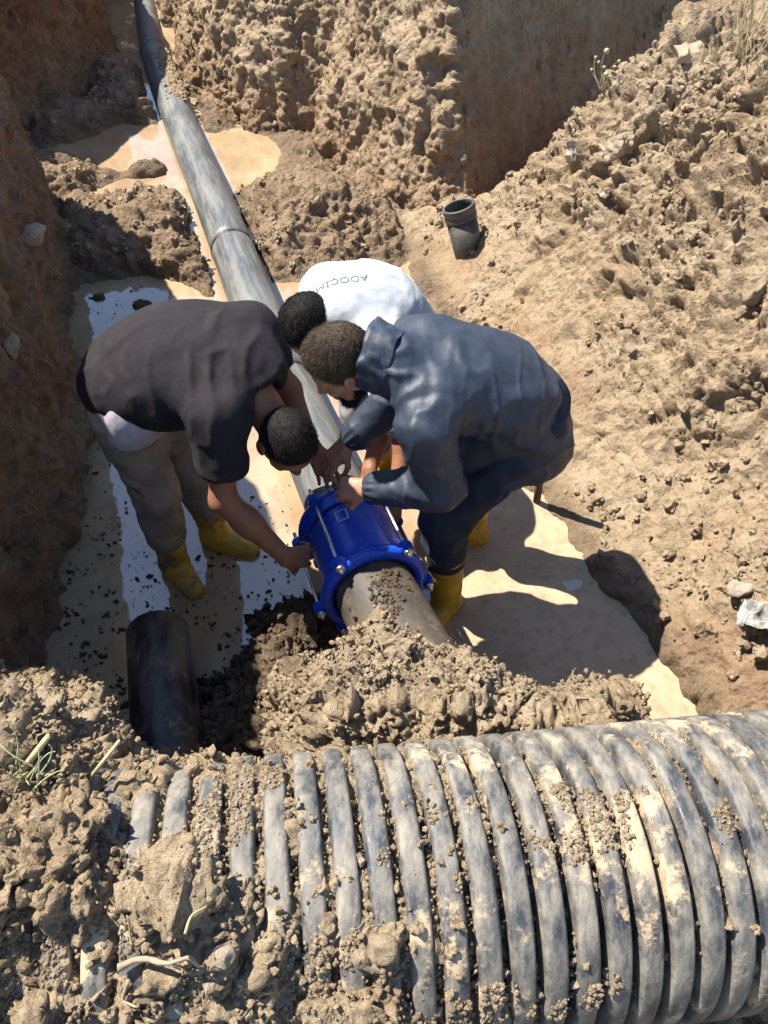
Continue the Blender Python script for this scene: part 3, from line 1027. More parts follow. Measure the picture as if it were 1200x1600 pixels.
def lug(o, a, sgn):
    rd = cu * math.cos(a) + cw * math.sin(a)
    tg = np.cross(CDIR, rd)
    bm = bmesh.new()
    prof = [(-.03, .168), (.03, .168), (.021, .205), (.013, .216), (-.013, .216), (-.021, .205)]
    lo = [bm.verts.new(o + rd * r + tg * t + CDIR * sgn * -.001) for t, r in prof]
    hi = [bm.verts.new(o + rd * r + tg * t + CDIR * sgn * .034) for t, r in prof]
    bm.faces.new(lo)
    bm.faces.new(hi[::-1])
    for i in range(6):
        bm.faces.new([lo[i], hi[i], hi[(i + 1) % 6], lo[(i + 1) % 6]])
    bmesh.ops.recalc_face_normals(bm, faces=bm.faces)
    bmesh.ops.bevel(bm, geom=list(bm.edges), offset=.004, segments=2, affect='EDGES')
    me = bpy.data.meshes.new('lug')
    bm.to_mesh(me)
    bm.free()
    for p in me.polygons:
        p.use_smooth = False
    return me
def disc(c, d, r, h, n=6):
    return lathe([(0, 0.0005), (0, r), (h * .8, r), (h, r * .85), (h, 0.0005)], c, d, n)
BOLT_A = [math.radians(a) for a in (53, 126, 190, -10, 232, 308)]
for a in BOLT_A:
    rd = cu * math.cos(a) + cw * math.sin(a)
    obj('lug', lug(CN, a, 1), M_BLUE, fl[0])
    obj('lug', lug(CF, a, -1), M_BLUE, fl[1])
    p0, p1 = CN + rd * .196 - CDIR * .03, CF + rd * .196 + CDIR * .045
    b = obj('bolt', tube([p0, p1], .0068, 12), M_STEEL, cou)
    obj('bolt_head', disc(CN + rd * .196 - CDIR * .003, -CDIR, .0155, .014, 20), M_STEEL, b)
    obj('nut', disc(CF + rd * .196 + CDIR * .002, CDIR, .0135, .014, 6), M_STEEL, b)
rd = cu * math.cos(2.06) + cw * math.sin(2.06)
# sticker on the sleeve
def sticker():
    V, F = [], []
    for i in range(7):
        for j in range(2):
            a = 1.83 + .035 * (i - 3) * 1.3
            r = .1575 + .0025
            V.append(CN + CDIR * (.215 + .055 * j) + (cu * math.cos(a) + cw * math.sin(a)) * r)
    for i in range(6):
        F.append([2 * i, 2 * i + 1, 2 * i + 3, 2 * i + 2])
    return np.array(V), np.array(F)
st = obj('sticker', sticker(), M_LABEL, cou)
def sticker_in():
    v, f = sticker()
    c = v.mean(0)
    rr = nrm(c - (CN + CDIR * np.dot(c - CN, CDIR)))
    return c + (v - c) * .78 + rr * .0012, f
obj('sticker_print', sticker_in(), M_BLUE, st)

# ------------------------------------------------------------ the black pipe stub in the left water
bp = empty('black_pipe', (-.72, 1.3, 0), 'short wet black pipe lying in the dark water at lower left, end towards the men', 'pipe')
a, b = P(246, 985, .15), P(262, 1160, .2)
dirb = nrm(b - a)
obj('pipe_section', lathe([(0, .094), (0, .103), (.006, .108), (.9, .114), (.9, .098)], a, dirb, 56, True), M_PIPE_BLACK, bp)
obj('end_wall', lathe([(.03, .0005), (.03, .096)], a, dirb, 40), M_RUBBER, bp)


# ------------------------------------------------------------ people
def mesh_field(F, sm=1, drape=0, fr=(9, 9, 9), seed=0, ridged=0, rfr=(16, 16, 16)):
    v, f = F.get()
    v = smooth_verts(v, f, sm)
    if drape or ridged:
        n = vnormals(v, f)
        d = drape * fbm(v, fr, 3, seed)
        if ridged:
            r = 1 - np.abs(vnoise(v + .02 * fbm(v, 7, 2, seed + 3)[:, None], rfr, seed + 5)) * 2
            d = d + ridged * np.clip(r, -.4, 1)
        v = v + n * d[:, None]
    return v, f

def basis(f, l):
    f = nrm(f)
    l = np.asarray(l, float)
    l = nrm(l - f * np.dot(l, f))
    return f, l, np.cross(f, l)

def head_field(F, c, f, l, u, s=1.0):
    A = (f, l, u)
    pt = lambda a, b, d: c + s * (f * a + l * b + u * d)
    F.ell(pt(-.005, 0, .025), A, (.097 * s, .076 * s, .09 * s), .02)
    F.ell(pt(.03, 0, -.045), A, (.068 * s, .06 * s, .085 * s), .03)
    for sg in (-1, 1):
        F.cap(pt(-.005, sg * .05, -.075), pt(.066, sg * .018, -.118), .02 * s, .02 * s, .03)
        F.cap(pt(.083, sg * .012, .012), pt(.066, sg * .05, .012), .012 * s, .01 * s, .016)       # brow
        F.cap(pt(.07, sg * .045, -.035), pt(.05, sg * .058, -.03), .016 * s, .014 * s, .02)        # cheekbone
    for sg in (-1, 1):
        F.ell(pt(.094, sg * .032, -.012), A, (.014 * s, .017 * s, .012 * s), .012, True)           # eye socket
        F.ell(pt(.078, sg * .032, -.012), A, (.0125 * s, .0125 * s, .0115 * s), .003)              # eyeball under the lids
    F.cap(pt(.09, 0, .0), pt(.116, 0, -.045), .009 * s, .0135 * s, .012)                            # nose
    for sg in (-1, 1):
        F.ell(pt(.103, sg * .013, -.048), A, (.011 * s, .009 * s, .009 * s), .008)
    F.cap(pt(.094, -.02, -.079), pt(.094, .02, -.079), .009 * s, .009 * s, .01)                     # lips
    F.cap(pt(.092, -.017, -.09), pt(.092, .017, -.09), .009 * s, .009 * s, .01)
    F.cap(pt(.104, -.022, -.0845), pt(.104, .022, -.0845), .004 * s, .004 * s, .004, None, True)
    F.cap(pt(.072, 0, -.116), pt(.076, 0, -.116), .02 * s, .02 * s, .02)                            # chin
    for sg in (-1, 1):
        ef = nrm(f - u * .25)
        eu = nrm(u + f * .25)
        el = nrm(l * sg + f * -.35)
        F.ell(pt(-.012, sg * .082, -.022), (ef, el, eu), (.022 * s, .009 * s, .035 * s), .006)       # ear
        F.ell(pt(-.006, sg * .092, -.02), (ef, el, eu), (.011 * s, .009 * s, .02 * s), .005, True)

def hand_field(F, w, d, back, thumb, curl=(40, 55, 35), spread=.1, s=1.0, tcurl=.5):
    """w wrist, d towards the fingers, back the back of the hand, thumb +1/-1 side along back x d"""
    d = nrm(d)
    back = nrm(np.asarray(back, float) - d * np.dot(back, d))
    side = np.cross(back, d) * thumb
    palm0, palm1 = w + d * .018 * s, w + d * .082 * s
    for o, r in ((-.026, .016), (-.009, .018), (.009, .0185), (.026, .018)):
        F.cap(w + side * o * .6 * s, palm1 + side * o * s, r * s, .0135 * s, .014)
    F.ell(w + d * .04 * s + side * .026 * s - back * .008 * s, (d, side, back), (.034 * s, .017 * s, .017 * s), .014)
    lens = ((-.031, .056), (-.011, .071), (.010, .077), (.031, .07))
    for i, (o, ln) in enumerate(lens):
        p = palm1 + side * o * s + d * (.004 if i in (1, 2) else -.004) * s
        dr = nrm(d + side * o / .03 * spread)
        bk = back
        r = (.0088 if i else .0076) * s
        for j, (frac, cu) in enumerate(zip((.46, .3, .24), curl)):
            a = math.radians(cu * (1 + .07 * (1.5 - i)))
            dr, bk = dr * math.cos(a) - bk * math.sin(a), bk * math.cos(a) + dr * math.sin(a)
            q = p + dr * ln * 1.25 * frac * s
            F.cap(p, q, r, r * .92, .0035)
            F.ell(p + bk * .0015, (dr, bk, np.cross(dr, bk)), (r * 1.12,) * 3, .003)
            p, r = q, r * .92
    t0 = w + d * .03 * s + side * .034 * s - back * .006 * s
    t1 = t0 + (d * .62 + side * .62 - back * .35) * .04 * s
    t2 = t1 + nrm(d * .85 + side * (.25 - tcurl) - back * (.3 + tcurl * .6)) * .033 * s
    t3 = t2 + nrm(d * .85 + side * (-.1 - tcurl) - back * (.3 + tcurl)) * .026 * s
    F.cap(t0, t1, .0125 * s, .0105 * s, .01)
    F.cap(t1, t2, .0105 * s, .0092 * s, .004)
    F.cap(t2, t3, .0092 * s, .0078 * s, .003)

def box_of(*pts, m=.1):
    p = np.array([q for q in pts])
    return p.min(0) - m, p.max(0) + m

def head_mesh(c, f, l, u, neck, s=1.0, rn=.054):
    lo, hi = box_of(c, neck, m=.16)
    F = Field(lo, hi, .0045)
    F.cap(c - f * .022 * s - u * .05 * s, neck, rn * s, rn * 1.12 * s, .03)
    F.cap(c - f * .03 * s - u * .03, neck - f * .02, rn * .8, rn, .03)
    head_field(F, c, f, l, u, s)
    return mesh_field(F, 1)

def hair_mesh(c, f, l, u, s, line, off=.006, rough=.004, seed=0, back=-.09):
    lo, hi = box_of(c, m=.15)
    F = Field(lo, hi, .0045)
    A = (f, l, u)
    F.ell(c + s * (-f * .005 + u * .025), A, ((.097 * s + off), (.076 * s + off), (.09 * s + off * 1.3)), .01)
    F.cap(c - f * .03 * s - u * .035 * s, c - f * .035 * s - u * .07 * s, .05 * s + off, .048 * s + off * .5, .03)
    for p, n in line:
        F.plane(c + s * (f * p[0] + l * p[1] + u * p[2]), f * n[0] + l * n[1] + u * n[2], .02)
    v, g = F.get()
    v = smooth_verts(v, g, 1)
    v = v + vnormals(v, g) * (rough * fbm(v, 60, 3, seed))[:, None]
    return v, g

def strands(v, g, n, ln, wd, comb, comb_amt, seed, keep=None):
    nn = vnormals(v, g)
    r = np.random.default_rng(seed)
    w = np.ones(len(v)) if keep is None else keep(v)
    i = r.choice(len(v), n, p=w / w.sum())
    p = v[i] + r.normal(size=(n, 3)) * .002
    d = nn[i] + np.asarray(comb) * comb_amt + r.normal(size=(n, 3)) * .35
    d /= np.linalg.norm(d, axis=1, keepdims=True)
    sd = np.cross(d, r.normal(size=(n, 3)))
    sd /= np.linalg.norm(sd, axis=1, keepdims=True)
    L = ln * r.uniform(.6, 1.3, (n, 1))
    V = np.concatenate([p - sd * wd - d * .003, p + sd * wd - d * .003, p + d * L], 0)
    k = np.arange(n)
    return V, np.stack([k, k + n, k + 2 * n], 1)

HAIRLINE = [((.06, 0, .055), (1, 0, -.55)), ((.025, 0, -.02), (.75, 0, -.6)), ((-.04, 0, -.055), (.1, 0, -1))]

def boot(name, ank, shaft_top, toe, parent, r=.062):
    toe = nrm(toe)
    lo, hi = box_of(ank, shaft_top, ank + toe * .2 - np.array([0, 0, .1]), m=.1)
    F = Field(lo, hi, .007)
    F.cap(shaft_top, ank, r * 1.04, r * .86, .02)
    F.cap(ank - np.array([0, 0, .03]) - toe * .02, ank + toe * .15 - np.array([0, 0, .055]), .054, .044, .03)
    F.plane(shaft_top, nrm(shaft_top - ank), .004)
    F.cap(shaft_top + nrm(shaft_top - ank) * .03, shaft_top - nrm(shaft_top - ank) * .03, r * .9, r * .88, .004, None, True)
    ax = nrm(shaft_top - ank)
    b = obj('boot', mesh_np('boot', *mesh_field(F, 1, .004, 14, 3, .004, (6, 6, 24))), M_BOOT, parent)
    _, u, w = frame(ax)
    a = np.arange(28) / 28 * 2 * np.pi
    ring = shaft_top - ax * .014 + (np.cos(a)[:, None] * u + np.sin(a)[:, None] * w) * r * 1.05
    obj('boot_rim', tube(ring, .0075, 8, False, None, True), M_BOOT, b)
    G = Field(*box_of(ank, ank + toe * .2 - np.array([0, 0, .1]), m=.1), .007)
    lo_ = np.array([0, 0, .088])
    G.cap(ank - toe * .025 - lo_, ank + toe * .155 - lo_, .056, .05, .02, ((0, 0, 1), .4))
    obj('sole', mesh_field(G, 1), M_SOLE, b)
    return b

def torso(F, spine, lat, wid, thick, k=.05):
    for i in range(len(spine) - 1):
        a, b = np.asarray(spine[i], float), np.asarray(spine[i + 1], float)
        dn = np.cross(nrm(b - a), nrm(lat))
        F.cap(a, b, wid[i], wid[i + 1], k, (dn, thick))

def ripple(v, f, a, b, rad, n, amp, span):
    """gathers around a cuff: a ripple about the axis a-b near a"""
    ax, u, w = frame(np.asarray(b) - np.asarray(a))
    q = v - a
    t = q @ ax
    ph = np.arctan2(q @ u, q @ w)
    dist = np.linalg.norm(q - t[:, None] * ax, axis=1)
    m = np.exp(-(t / span) ** 2) * (dist < rad)
    return v + vnormals(v, f) * (m * amp * np.sin(n * ph + 9 * t))[:, None]

def creases(v, f, specs):
    """narrow sharp folds: specs of (frequencies, height, seed, centre or None, reach)"""
    n = vnormals(v, f)
    for fr, a, sd, c, rr in specs:
        w = v + .05 * fbm(v, 4, 2, sd + 1)[:, None]
        k = np.clip(1 - 4.5 * np.abs(vnoise(w, fr, sd)), 0, 1) ** .8
        k *= sstep(-.35, .3, vnoise(v, 7, sd + 9))
        if c is not None:
            k *= np.exp(-(np.linalg.norm(v - np.asarray(c), axis=1) / rr) ** 2)
        v = v + n * (a * k)[:, None]
    return v

def A_(x):
    return np.asarray(x, float)

# --- the man on the left, in the black T-shirt
pa = empty('person', (-.78, 2.03, 0), 'man in faded black T-shirt and worn jeans bending over from the left, head down', 'person', 'workers around the pipe coupling')
spA = [A_((-.86, 2.03, .90)), A_((-.76, 2.02, .985)), A_((-.62, 1.98, 1.03)), A_((-.48, 1.93, 1.02))]
latA = nrm((.2, .93, .27))
shR, elR, wrR = A_((-.485, 1.755, .985)), A_((-.505, 1.675, .71)), A_((-.325, 1.62, .495))
shL, elL, wrL = A_((-.425, 2.085, 1.06)), A_((-.33, 2.12, .80)), A_((-.25, 2.01, .62))
nkA = A_((-.43, 1.895, 1.03))
hA = A_((-.297, 1.775, .872))
fA, lA, uA = basis((.36, -.40, -.84), (.78, .6, .1))
hipR, hipL = A_((-.84, 1.94, .86)), A_((-.82, 2.11, .86))
knR, anR = A_((-.83, 1.945, .47)), A_((-.845, 1.965, .06))
knL, anL = A_((-.735, 2.12, .46)), A_((-.70, 2.11, .06))

# body: torso and legs under the clothes, arms with hands, head; one mesh
F = Field(*box_of(*spA, anR, anL, shR, shL, m=.2), .012)
torso(F, spA, latA, [.11, .12, .13, .13], .55)
for h, k, a in ((hipR, knR, anR), (hipL, knL, anL)):
    F.cap(h, k, .075, .05, .03)
    F.cap(k, a, .05, .036, .02)
F.cap(shR, elR, .045, .038, .03)
F.cap(shL, elL, .045, .038, .03)
tor = mesh_field(F, 1)
F = Field(*box_of(shR, elR, wrR, wrR + A_((.1, .02, -.1)), m=.1), .0045)
F.cap(shR, elR, .05, .041, .03)
F.cap(elR, elR + (wrR - elR) * .4, .041, .043, .03)
F.cap(elR + (wrR - elR) * .35, wrR, .043, .028, .03, None)
hand_field(F, wrR, (.72, .42, -.45), (-.2, -.75, .62), -1, (35, 50, 30), .08, 1.0, .55)
armR = mesh_field(F, 1)
F = Field(*box_of(shL, elL, wrL, m=.16), .006)
F.cap(shL, elL, .048, .041, .03)
F.cap(elL, wrL, .043, .028, .03)
hand_field(F, wrL, (.45, -.62, -.5), (-.3, .3, .8), 1, (25, 35, 30), .1, 1.0, .4)
armL = mesh_field(F, 1)
hd = head_mesh(hA, fA, lA, uA, nkA, 1.0)
obj('body', join([tor, armR, armL, hd]), M_SKIN_A, pa)

# T-shirt
def shirtA(off):
    F = Field(*box_of(*spA, shR, shL, elR, elL, m=.24), .008)
    torso(F, [spA[0] + A_((-.02, 0, -.03)), *spA[1:]], latA, [.165 + off, .175 + off, .19 + off, .175 + off], .66, .06)
    F.cap(spA[3], nkA + (nkA - spA[3]) * .1, .12, .085, .05)
    F.cap(spA[2] * .35 + shR * .65, shR, .085, .075 + off, .06)
    F.cap(spA[2] * .35 + shL * .65, shL, .085, .075 + off, .06)
    F.ell(A_((-.66, 1.93, .93)), (A_((1, 0, 0)), A_((0, 1, 0)), A_((0, 0, 1))), (.19, .13, .1), .06)       # cloth hanging at the belly
    return F
F = shirtA(0)
F.ell(A_((-.87, 2.04, .92)), (A_((1, 0, 0)), A_((0, 1, 0)), A_((0, 0, 1))), (.10, .155, .10), .06)
for s_, e_ in ((shR, elR), (shL, elL)):
    en = s_ + (e_ - s_) * .93
    F.cap(s_, en, .078, .072, .04)
    F.plane if False else None
en = shR + (elR - shR) * .9
ax = nrm(elR - shR)
F.cap(en, en + ax * .12, .0005, .1, .004, None, True)
F.cap(en - ax * .03, en + ax * .05, .056, .058, .004, None, True)
en = shL + (elL - shL) * .62
ax = nrm(elL - shL)
F.cap(en + ax * .05, en + ax * .16, .09, .1, .004, None, True)
F.plane(A_((-.80, 1.93, .868)), (-.16, -.02, -.98), .006)
F.cap(nkA + (hA - nkA) * .12, nkA + (hA - nkA) * .6, .076, .09, .006, None, True)
v, f = mesh_field(F, 2, .006, (5, 5, 5), 12)
n = vnormals(v, f)
q = v - A_((-.5, 1.86, .95))
rr = np.linalg.norm(q, axis=1)
wv = v + .04 * fbm(v, 5, 2, 5)[:, None]
v = v + n * (.013 * np.clip(1 - 2.0 * np.abs(vnoise(wv, (17, 5, 9), 77)), -.35, 1) * np.exp(-((rr - .12) / .13) ** 2))[:, None]
v = v + n * (.006 * np.clip(1 - 2.4 * np.abs(vnoise(wv, (4, 9, 9), 78)), -.2, 1) * sstep(.1, .35, rr))[:, None]
v = creases(v, f, [((16, 5, 8), .012, 311, (-.47, 1.80, .98), .16), ((5, 9, 12), .009, 312, (-.62, 1.86, .98), .2), ((9, 9, 5), .008, 313, (-.5, 1.70, .85), .16)])
obj('t_shirt', mesh_np('t_shirt', v, f), M_TEE, pa)
F = Field(*box_of(*spA, m=.22), .009)
torso(F, [A_((-.805, 1.955, .80)), A_((-.79, 1.955, .88)), A_((-.72, 1.95, .92))], latA, [.138, .140, .13], .70, .06)
F.plane(A_((-.78, 1.95, .785)), (.12, -.0, -.99), .006)
obj('undershirt', mesh_field(F, 1, .006, (7, 7, 7), 8), M_UNDER, pa)
# jeans
F = Field(*box_of(hipR, hipL, anR, anL, spA[0], m=.17), .008)
torso(F, [A_((-.835, 2.02, .76)), A_((-.825, 1.99, .83))], latA, [.145, .150], .74, .05)
for h, k, a, top in ((hipR, knR, anR, .2), (hipL, knL, anL, .2)):
    F.cap(h, k, .098, .075, .05)
    e = a + (k - a) * .42
    F.cap(k, e, .077, .07, .04)
v, f = mesh_field(F, 1, .014, (8, 8, 6), 31, .009, (15, 15, 11))
obj('jeans', mesh_np('jeans', v, f), M_JEAN, pa)
boot('boot', anR, anR + (knR - anR) * .52, (.6, -.75, 0), pa)
boot('boot', anL, anL + (knL - anL) * .50, (.85, -.3, 0), pa)
hv, hf = hair_mesh(hA, fA, lA, uA, 1.0, HAIRLINE, .004, .002, 9)
sv, sf = strands(hv, hf, 7000, .006, .0007, -uA * .3 + fA * .2, .5, 3)
obj('hair', join([(hv, hf), (sv, sf)]), M_HAIR_BLACK, pa)

# --- the man on the right, in the navy jacket
pb = empty('person', (.31, 1.97, 0), 'bearded man in navy blue jacket crouching on the right, both hands on the blue coupling', 'person', 'workers around the pipe coupling')
spB = [A_((.50, 1.99, .80)), A_((.38, 1.94, .965)), A_((.21, 1.88, 1.06)), A_((.08, 1.83, 1.10))]
latB = nrm((.03, -.97, -.2))
bL, beL, bwL = A_((.10, 1.665, 1.035)), A_((.175, 1.655, .79)), A_((-.055, 1.745, .69))
bR, beR, bwR = A_((.07, 1.98, 1.10)), A_((.06, 2.0, .87)), A_((-.125, 1.945, .71))
nkB = A_((.03, 1.825, 1.115))
hB = A_((-.125, 1.865, 1.10))
fB, lB, uB = basis((-.78, -.06, -.62), (.05, -.95, -.25))
bhL, bhR = A_((.46, 1.89, .80)), A_((.50, 2.09, .80))
bkL, baL = A_((.21, 1.80, .49)), A_((.24, 1.785, .05))
bkR, baR = A_((.33, 2.10, .48)), A_((.375, 2.14, .02))
F = Field(*box_of(*spB, baL, baR, bL, bR, m=.2), .012)
torso(F, [q - A_((0, 0, .03)) for q in spB], latB, [.12, .12, .12, .08], .55)
for h, k, a in ((bhL, bkL, baL), (bhR, bkR, baR)):
    F.cap(h, k, .075, .05, .03)
    F.cap(k, a, .05, .036, .02)
for s_, e_, w_ in ((bL, beL, bwL), (bR, beR, bwR)):
    F.cap(s_, e_, .045, .038, .03)
    F.cap(e_, e_ + (w_ - e_) * .8, .038, .028, .02)
tor = mesh_field(F, 1)
F = Field(*box_of(bwL, bwL + (beL - bwL) * .4, bwL + A_((-.2, .05, -.1)), m=.08), .0042)
F.cap(bwL + (beL - bwL) * .5, bwL, .036, .027, .02)
hand_field(F, bwL, (-.92, .22, -.22), (-.2, -.55, .8), 1, (48, 62, 35), .03, 1.0, .7)
haL = mesh_field(F, 1)
F = Field(*box_of(bwR, bwR + (beR - bwR) * .4, bwR + A_((-.1, -.1, -.17)), m=.09), .0042)
F.cap(bwR + (beR - bwR) * .5, bwR, .036, .027, .02)
hand_field(F, bwR, (-.66, -.3, -.68), (-.45, -.35, .8), 1, (18, 38, 30), .1, 1.0, .35)
haR = mesh_field(F, 1)
hd = head_mesh(hB, fB, lB, uB, nkB, 1.02)
obj('body', join([tor, haL, haR, hd]), M_SKIN_B, pb)

F = Field(*box_of(*spB, bL, bR, beL, beR, bwL, bwR, A_((.62, 1.9, .55)), m=.24), .008)
torso(F, [A_((.50, 1.96, .69)), spB[0] + A_((-.02, -.02, -.01)), spB[1] + A_((0, 0, -.015)), spB[2] + A_((0, 0, -.02)), spB[3] + A_((.01, 0, -.02))], latB, [.145, .165, .168, .162, .105], .66, .06)
F.cap(A_((.50, 1.93, .70)), A_((.40, 1.86, .64)), .13, .11, .06)                  # skirt of the jacket over the hips
F.cap(A_((.50, 2.02, .71)), A_((.45, 2.05, .66)), .12, .11, .06)
F.cap(A_((.27, 1.89, .93)), A_((.25, 1.89, .80)), .10, .08, .05)
F.cap(A_((.34, 1.88, .82)), A_((.28, 1.87, .74)), .10, .08, .05)
for s_, e_, w_ in ((bL, beL, bwL), (bR, beR, bwR)):
    F.cap(spB[2] * .35 + s_ * .65, s_ + A_((.02, 0, -.02)), .09, .074, .08)
    F.cap(s_ + A_((.02, 0, -.02)), e_, .073, .064, .035)
    F.cap(e_, w_ + (e_ - w_) * .14, .07, .05, .03)
    F.cap(w_ + (e_ - w_) * .2, w_ + (e_ - w_) * .05, .047, .04, .012)
    axw = nrm(w_ - e_)
    wc = w_ + (e_ - w_) * .05
    F.cap(wc + axw * .052, wc + axw * .09, .05, .06, .004, None, True)
F.plane(A_((.36, 1.93, .635)), (.12, -.1, -.98), .008)
F.cap(A_((.40, 1.96, .60)), A_((.42, 1.96, .66)), .1, .11, .02, None, True)
F.cap(nkB, nkB + nrm(hB - nkB) * .06, .085, .075, .04)
F.cap(nkB - nrm(hB - nkB) * .01, nkB + nrm(hB - nkB) * .2, .062, .075, .006, None, True)
v, f = mesh_field(F, 1, .008, (5, 5, 5), 41)
n = vnormals(v, f)
w1 = np.exp(-(np.linalg.norm(v - A_((.40, 1.85, .88)), axis=1) / .22) ** 2)
v = v + n * (w1 * .016 * np.clip(1 - 2.2 * np.abs(vnoise(v + .03 * fbm(v, 6, 2, 4)[:, None], (5, 6, 19), 47)), -.3, 1))[:, None]
w2 = np.exp(-(np.linalg.norm(v - A_((.12, 1.72, 1.02)), axis=1) / .17) ** 2)
v = v + n * (w2 * .013 * np.clip(1 - 2.2 * np.abs(vnoise(v, (19, 7, 8), 49)), -.3, 1))[:, None]
w3 = np.exp(-(np.linalg.norm(v - A_((.15, 1.66, .78)), axis=1) / .1) ** 2)
v = v + n * (w3 * .013 * np.clip(1 - 2.2 * np.abs(vnoise(v, (22, 9, 12), 51)), -.3, 1))[:, None]
v = v + n * (.007 * np.clip(1 - 2.6 * np.abs(vnoise(v + .05 * fbm(v, 4, 2, 56)[:, None], (7, 11, 11), 53)), -.2, 1))[:, None]
for w_, e_ in ((bwL, beL), (bwR, beR)):
    v = ripple(v, f, w_ + (e_ - w_) * .12, e_, .075, 13, .0035, .03)
v = creases(v, f, [((11, 4, 5), .008, 321, (.33, 1.80, .97), .17), ((6, 6, 13), .008, 322, (.48, 1.88, .82), .2), ((14, 6, 9), .009, 323, (.12, 1.68, .95), .13), ((16, 8, 8), .009, 324, (.14, 1.66, .78), .12), ((6, 6, 6), .003, 325, None, 1)])
jk = obj('jacket', mesh_np('jacket', v, f), M_JACKET, pb)
def collar(c, ax, lat, r0, r1, h, seed, a0=0., a1=2 * math.pi, n=64, m=8):
    """a standing collar: a thick band of cloth round the neck with its own crumples"""
    ax = nrm(ax)
    lat = nrm(lat - ax * np.dot(lat, ax))
    o = np.cross(ax, lat)
    A = np.linspace(a0, a1, n)
    V = []
    for sh in (0, 1):
        for k in range(m + 1):
            t = k / m
            r = r0 + (r1 - r0) * t - sh * .007
            p = c + ax * (h * (t - .25)) + r * (np.cos(A)[:, None] * lat + np.sin(A)[:, None] * o)
            V.append(p)
    V = np.concatenate(V)
    rad = V - c
    rad = rad - (rad @ ax)[:, None] * ax
    rad /= np.linalg.norm(rad, axis=1, keepdims=True)
    V = V + rad * (.012 * fbm(V, (24, 24, 24), 3, seed) + .007 * np.clip(1 - 2 * np.abs(vnoise(V, (30, 30, 30), seed + 1)), -.3, 1))[:, None] + ax * (.008 * fbm(V, 14, 2, seed + 2))[:, None]
    w = n * (m + 1)
    F = []
    for s_ in (0, 1):
        for k in range(m):
            for i in range(n - 1):
                q = [s_ * w + k * n + i, s_ * w + k * n + i + 1, s_ * w + (k + 1) * n + i + 1, s_ * w + (k + 1) * n + i]
                F.append(q if s_ == 0 else q[::-1])
    for i in range(n - 1):
        F.append([m * n + i, m * n + i + 1, w + m * n + i + 1, w + m * n + i])
    return V, np.array(F)
axc = nrm(hB - nkB + A_((.03, 0, .03)))
obj('collar', collar(nkB + axc * .03 + A_((.01, 0, .01)), axc, latB, .09, .10, .088, 301), M_JACKET, jk)
F = Field(*box_of(bhL, bhR, baL, baR, spB[0], m=.17), .008)
torso(F, [A_((.50, 1.99, .74)), A_((.49, 1.98, .82))], latB, [.15, .15], .8, .05)
for h, k, a in ((bhL, bkL, baL), (bhR, bkR, baR)):
    F.cap(h, k, .105, .082, .05)
    F.cap(k, a + (k - a) * .52, .084, .068, .04)
v, f = mesh_field(F, 1, .012, (8, 8, 6), 55, .008, (15, 15, 12))
obj('trousers', mesh_np('trousers', v, f), M_NAVY, pb)
boot('boot', baL, baL + (bkL - baL) * .60, (-.45, -.8, 0), pb, .066)
boot('boot', baR, baR + (bkR - baR) * .62, (-.7, -.3, 0), pb, .064)
hv, hf = hair_mesh(hB, fB, lB, uB, 1.02, HAIRLINE, .009, .0022, 19)
sv, sf = strands(hv, hf, 14000, .011, .0006, fB * .9 - uB * .5, 1.3, 5)
obj('hair', join([(hv, hf), (sv, sf)]), M_HAIR_BROWN, pb)
# beard
F = Field(*box_of(hB, m=.18), .0045)
pt = lambda a, b, d: hB + fB * a + lB * b + uB * d
for sg in (-1, 1):
    F.cap(pt(.0, sg * .067, -.03), pt(.006, sg * .056, -.08), .009, .016, .012)
    F.cap(pt(.006, sg * .054, -.08), pt(.072, sg * .018, -.122), .019, .024, .02)
    F.cap(pt(.088, sg * .006, -.07), pt(.078, sg * .028, -.085), .009, .01, .01)
F.cap(pt(.074, -.018, -.124), pt(.074, .018, -.124), .026, .026, .02)
dv, df = mesh_field(F, 1, .004, 50, 61)
sv, sf = strands(dv, df, 4000, .009, .0007, fB * .3 - uB * .6, .6, 8)
obj('beard', join([(dv, df), (sv, sf)]), M_HAIR_BLACK, pb)

# --- the man behind, in the white shirt
pc = empty('person', (.08, 2.55, 0), 'dark haired man in white shirt bending behind the navy jacketed worker', 'person', 'workers around the pipe coupling')
spC = [A_((.10, 2.56, .70)), A_((.02, 2.56, .84)), A_((-.08, 2.50, .90)), A_((-.16, 2.44, .90))]
latC = nrm((.55, -.83, .0))
nkC = A_((-.18, 2.40, .92))
hC = A_((-.262, 2.36, .89))
fC, lC, uC = basis((-.35, -.5, -.8), (.72, -.6, .1))
cL, cR = A_((-.02, 2.31, .87)), A_((-.22, 2.57, .91))
ceL, cwL = P(632, 690, .53), P(619, 770, .40)
ceR, cwR = P(598, 668, .52), P(577, 733, .43)
chL, chR = A_((.15, 2.48, .66)), A_((.09, 2.64, .66))
ckL, caL = A_((.20, 2.33, .42)), A_((.30, 2.46, .0))
ckR, caR = A_((-.10, 2.50, .38)), A_((.02, 2.62, .02))
F = Field(*box_of(*spC, caL, caR, cL, cR, ceL, m=.2), .012)
torso(F, spC, latC, [.13, .135, .15, .14], .62)
for h, k, a in ((chL, ckL, caL), (chR, ckR, caR)):
    F.cap(h, k, .075, .05, .03)
    F.cap(k, a, .05, .036, .02)
F.cap(cL, ceL, .045, .038, .03)
F.cap(cR, ceR, .045, .038, .03)
tor = mesh_field(F, 1)
F = Field(*box_of(ceL, ceR, cwL, cwR, m=.14), .0055)
F.cap(cL, ceL, .043, .04, .03)
F.cap(ceL, cwL, .041, .028, .03)
F.cap(ceR + (cR - ceR) * .3, ceR, .043, .04, .02)
F.cap(ceR, cwR, .041, .028, .02)
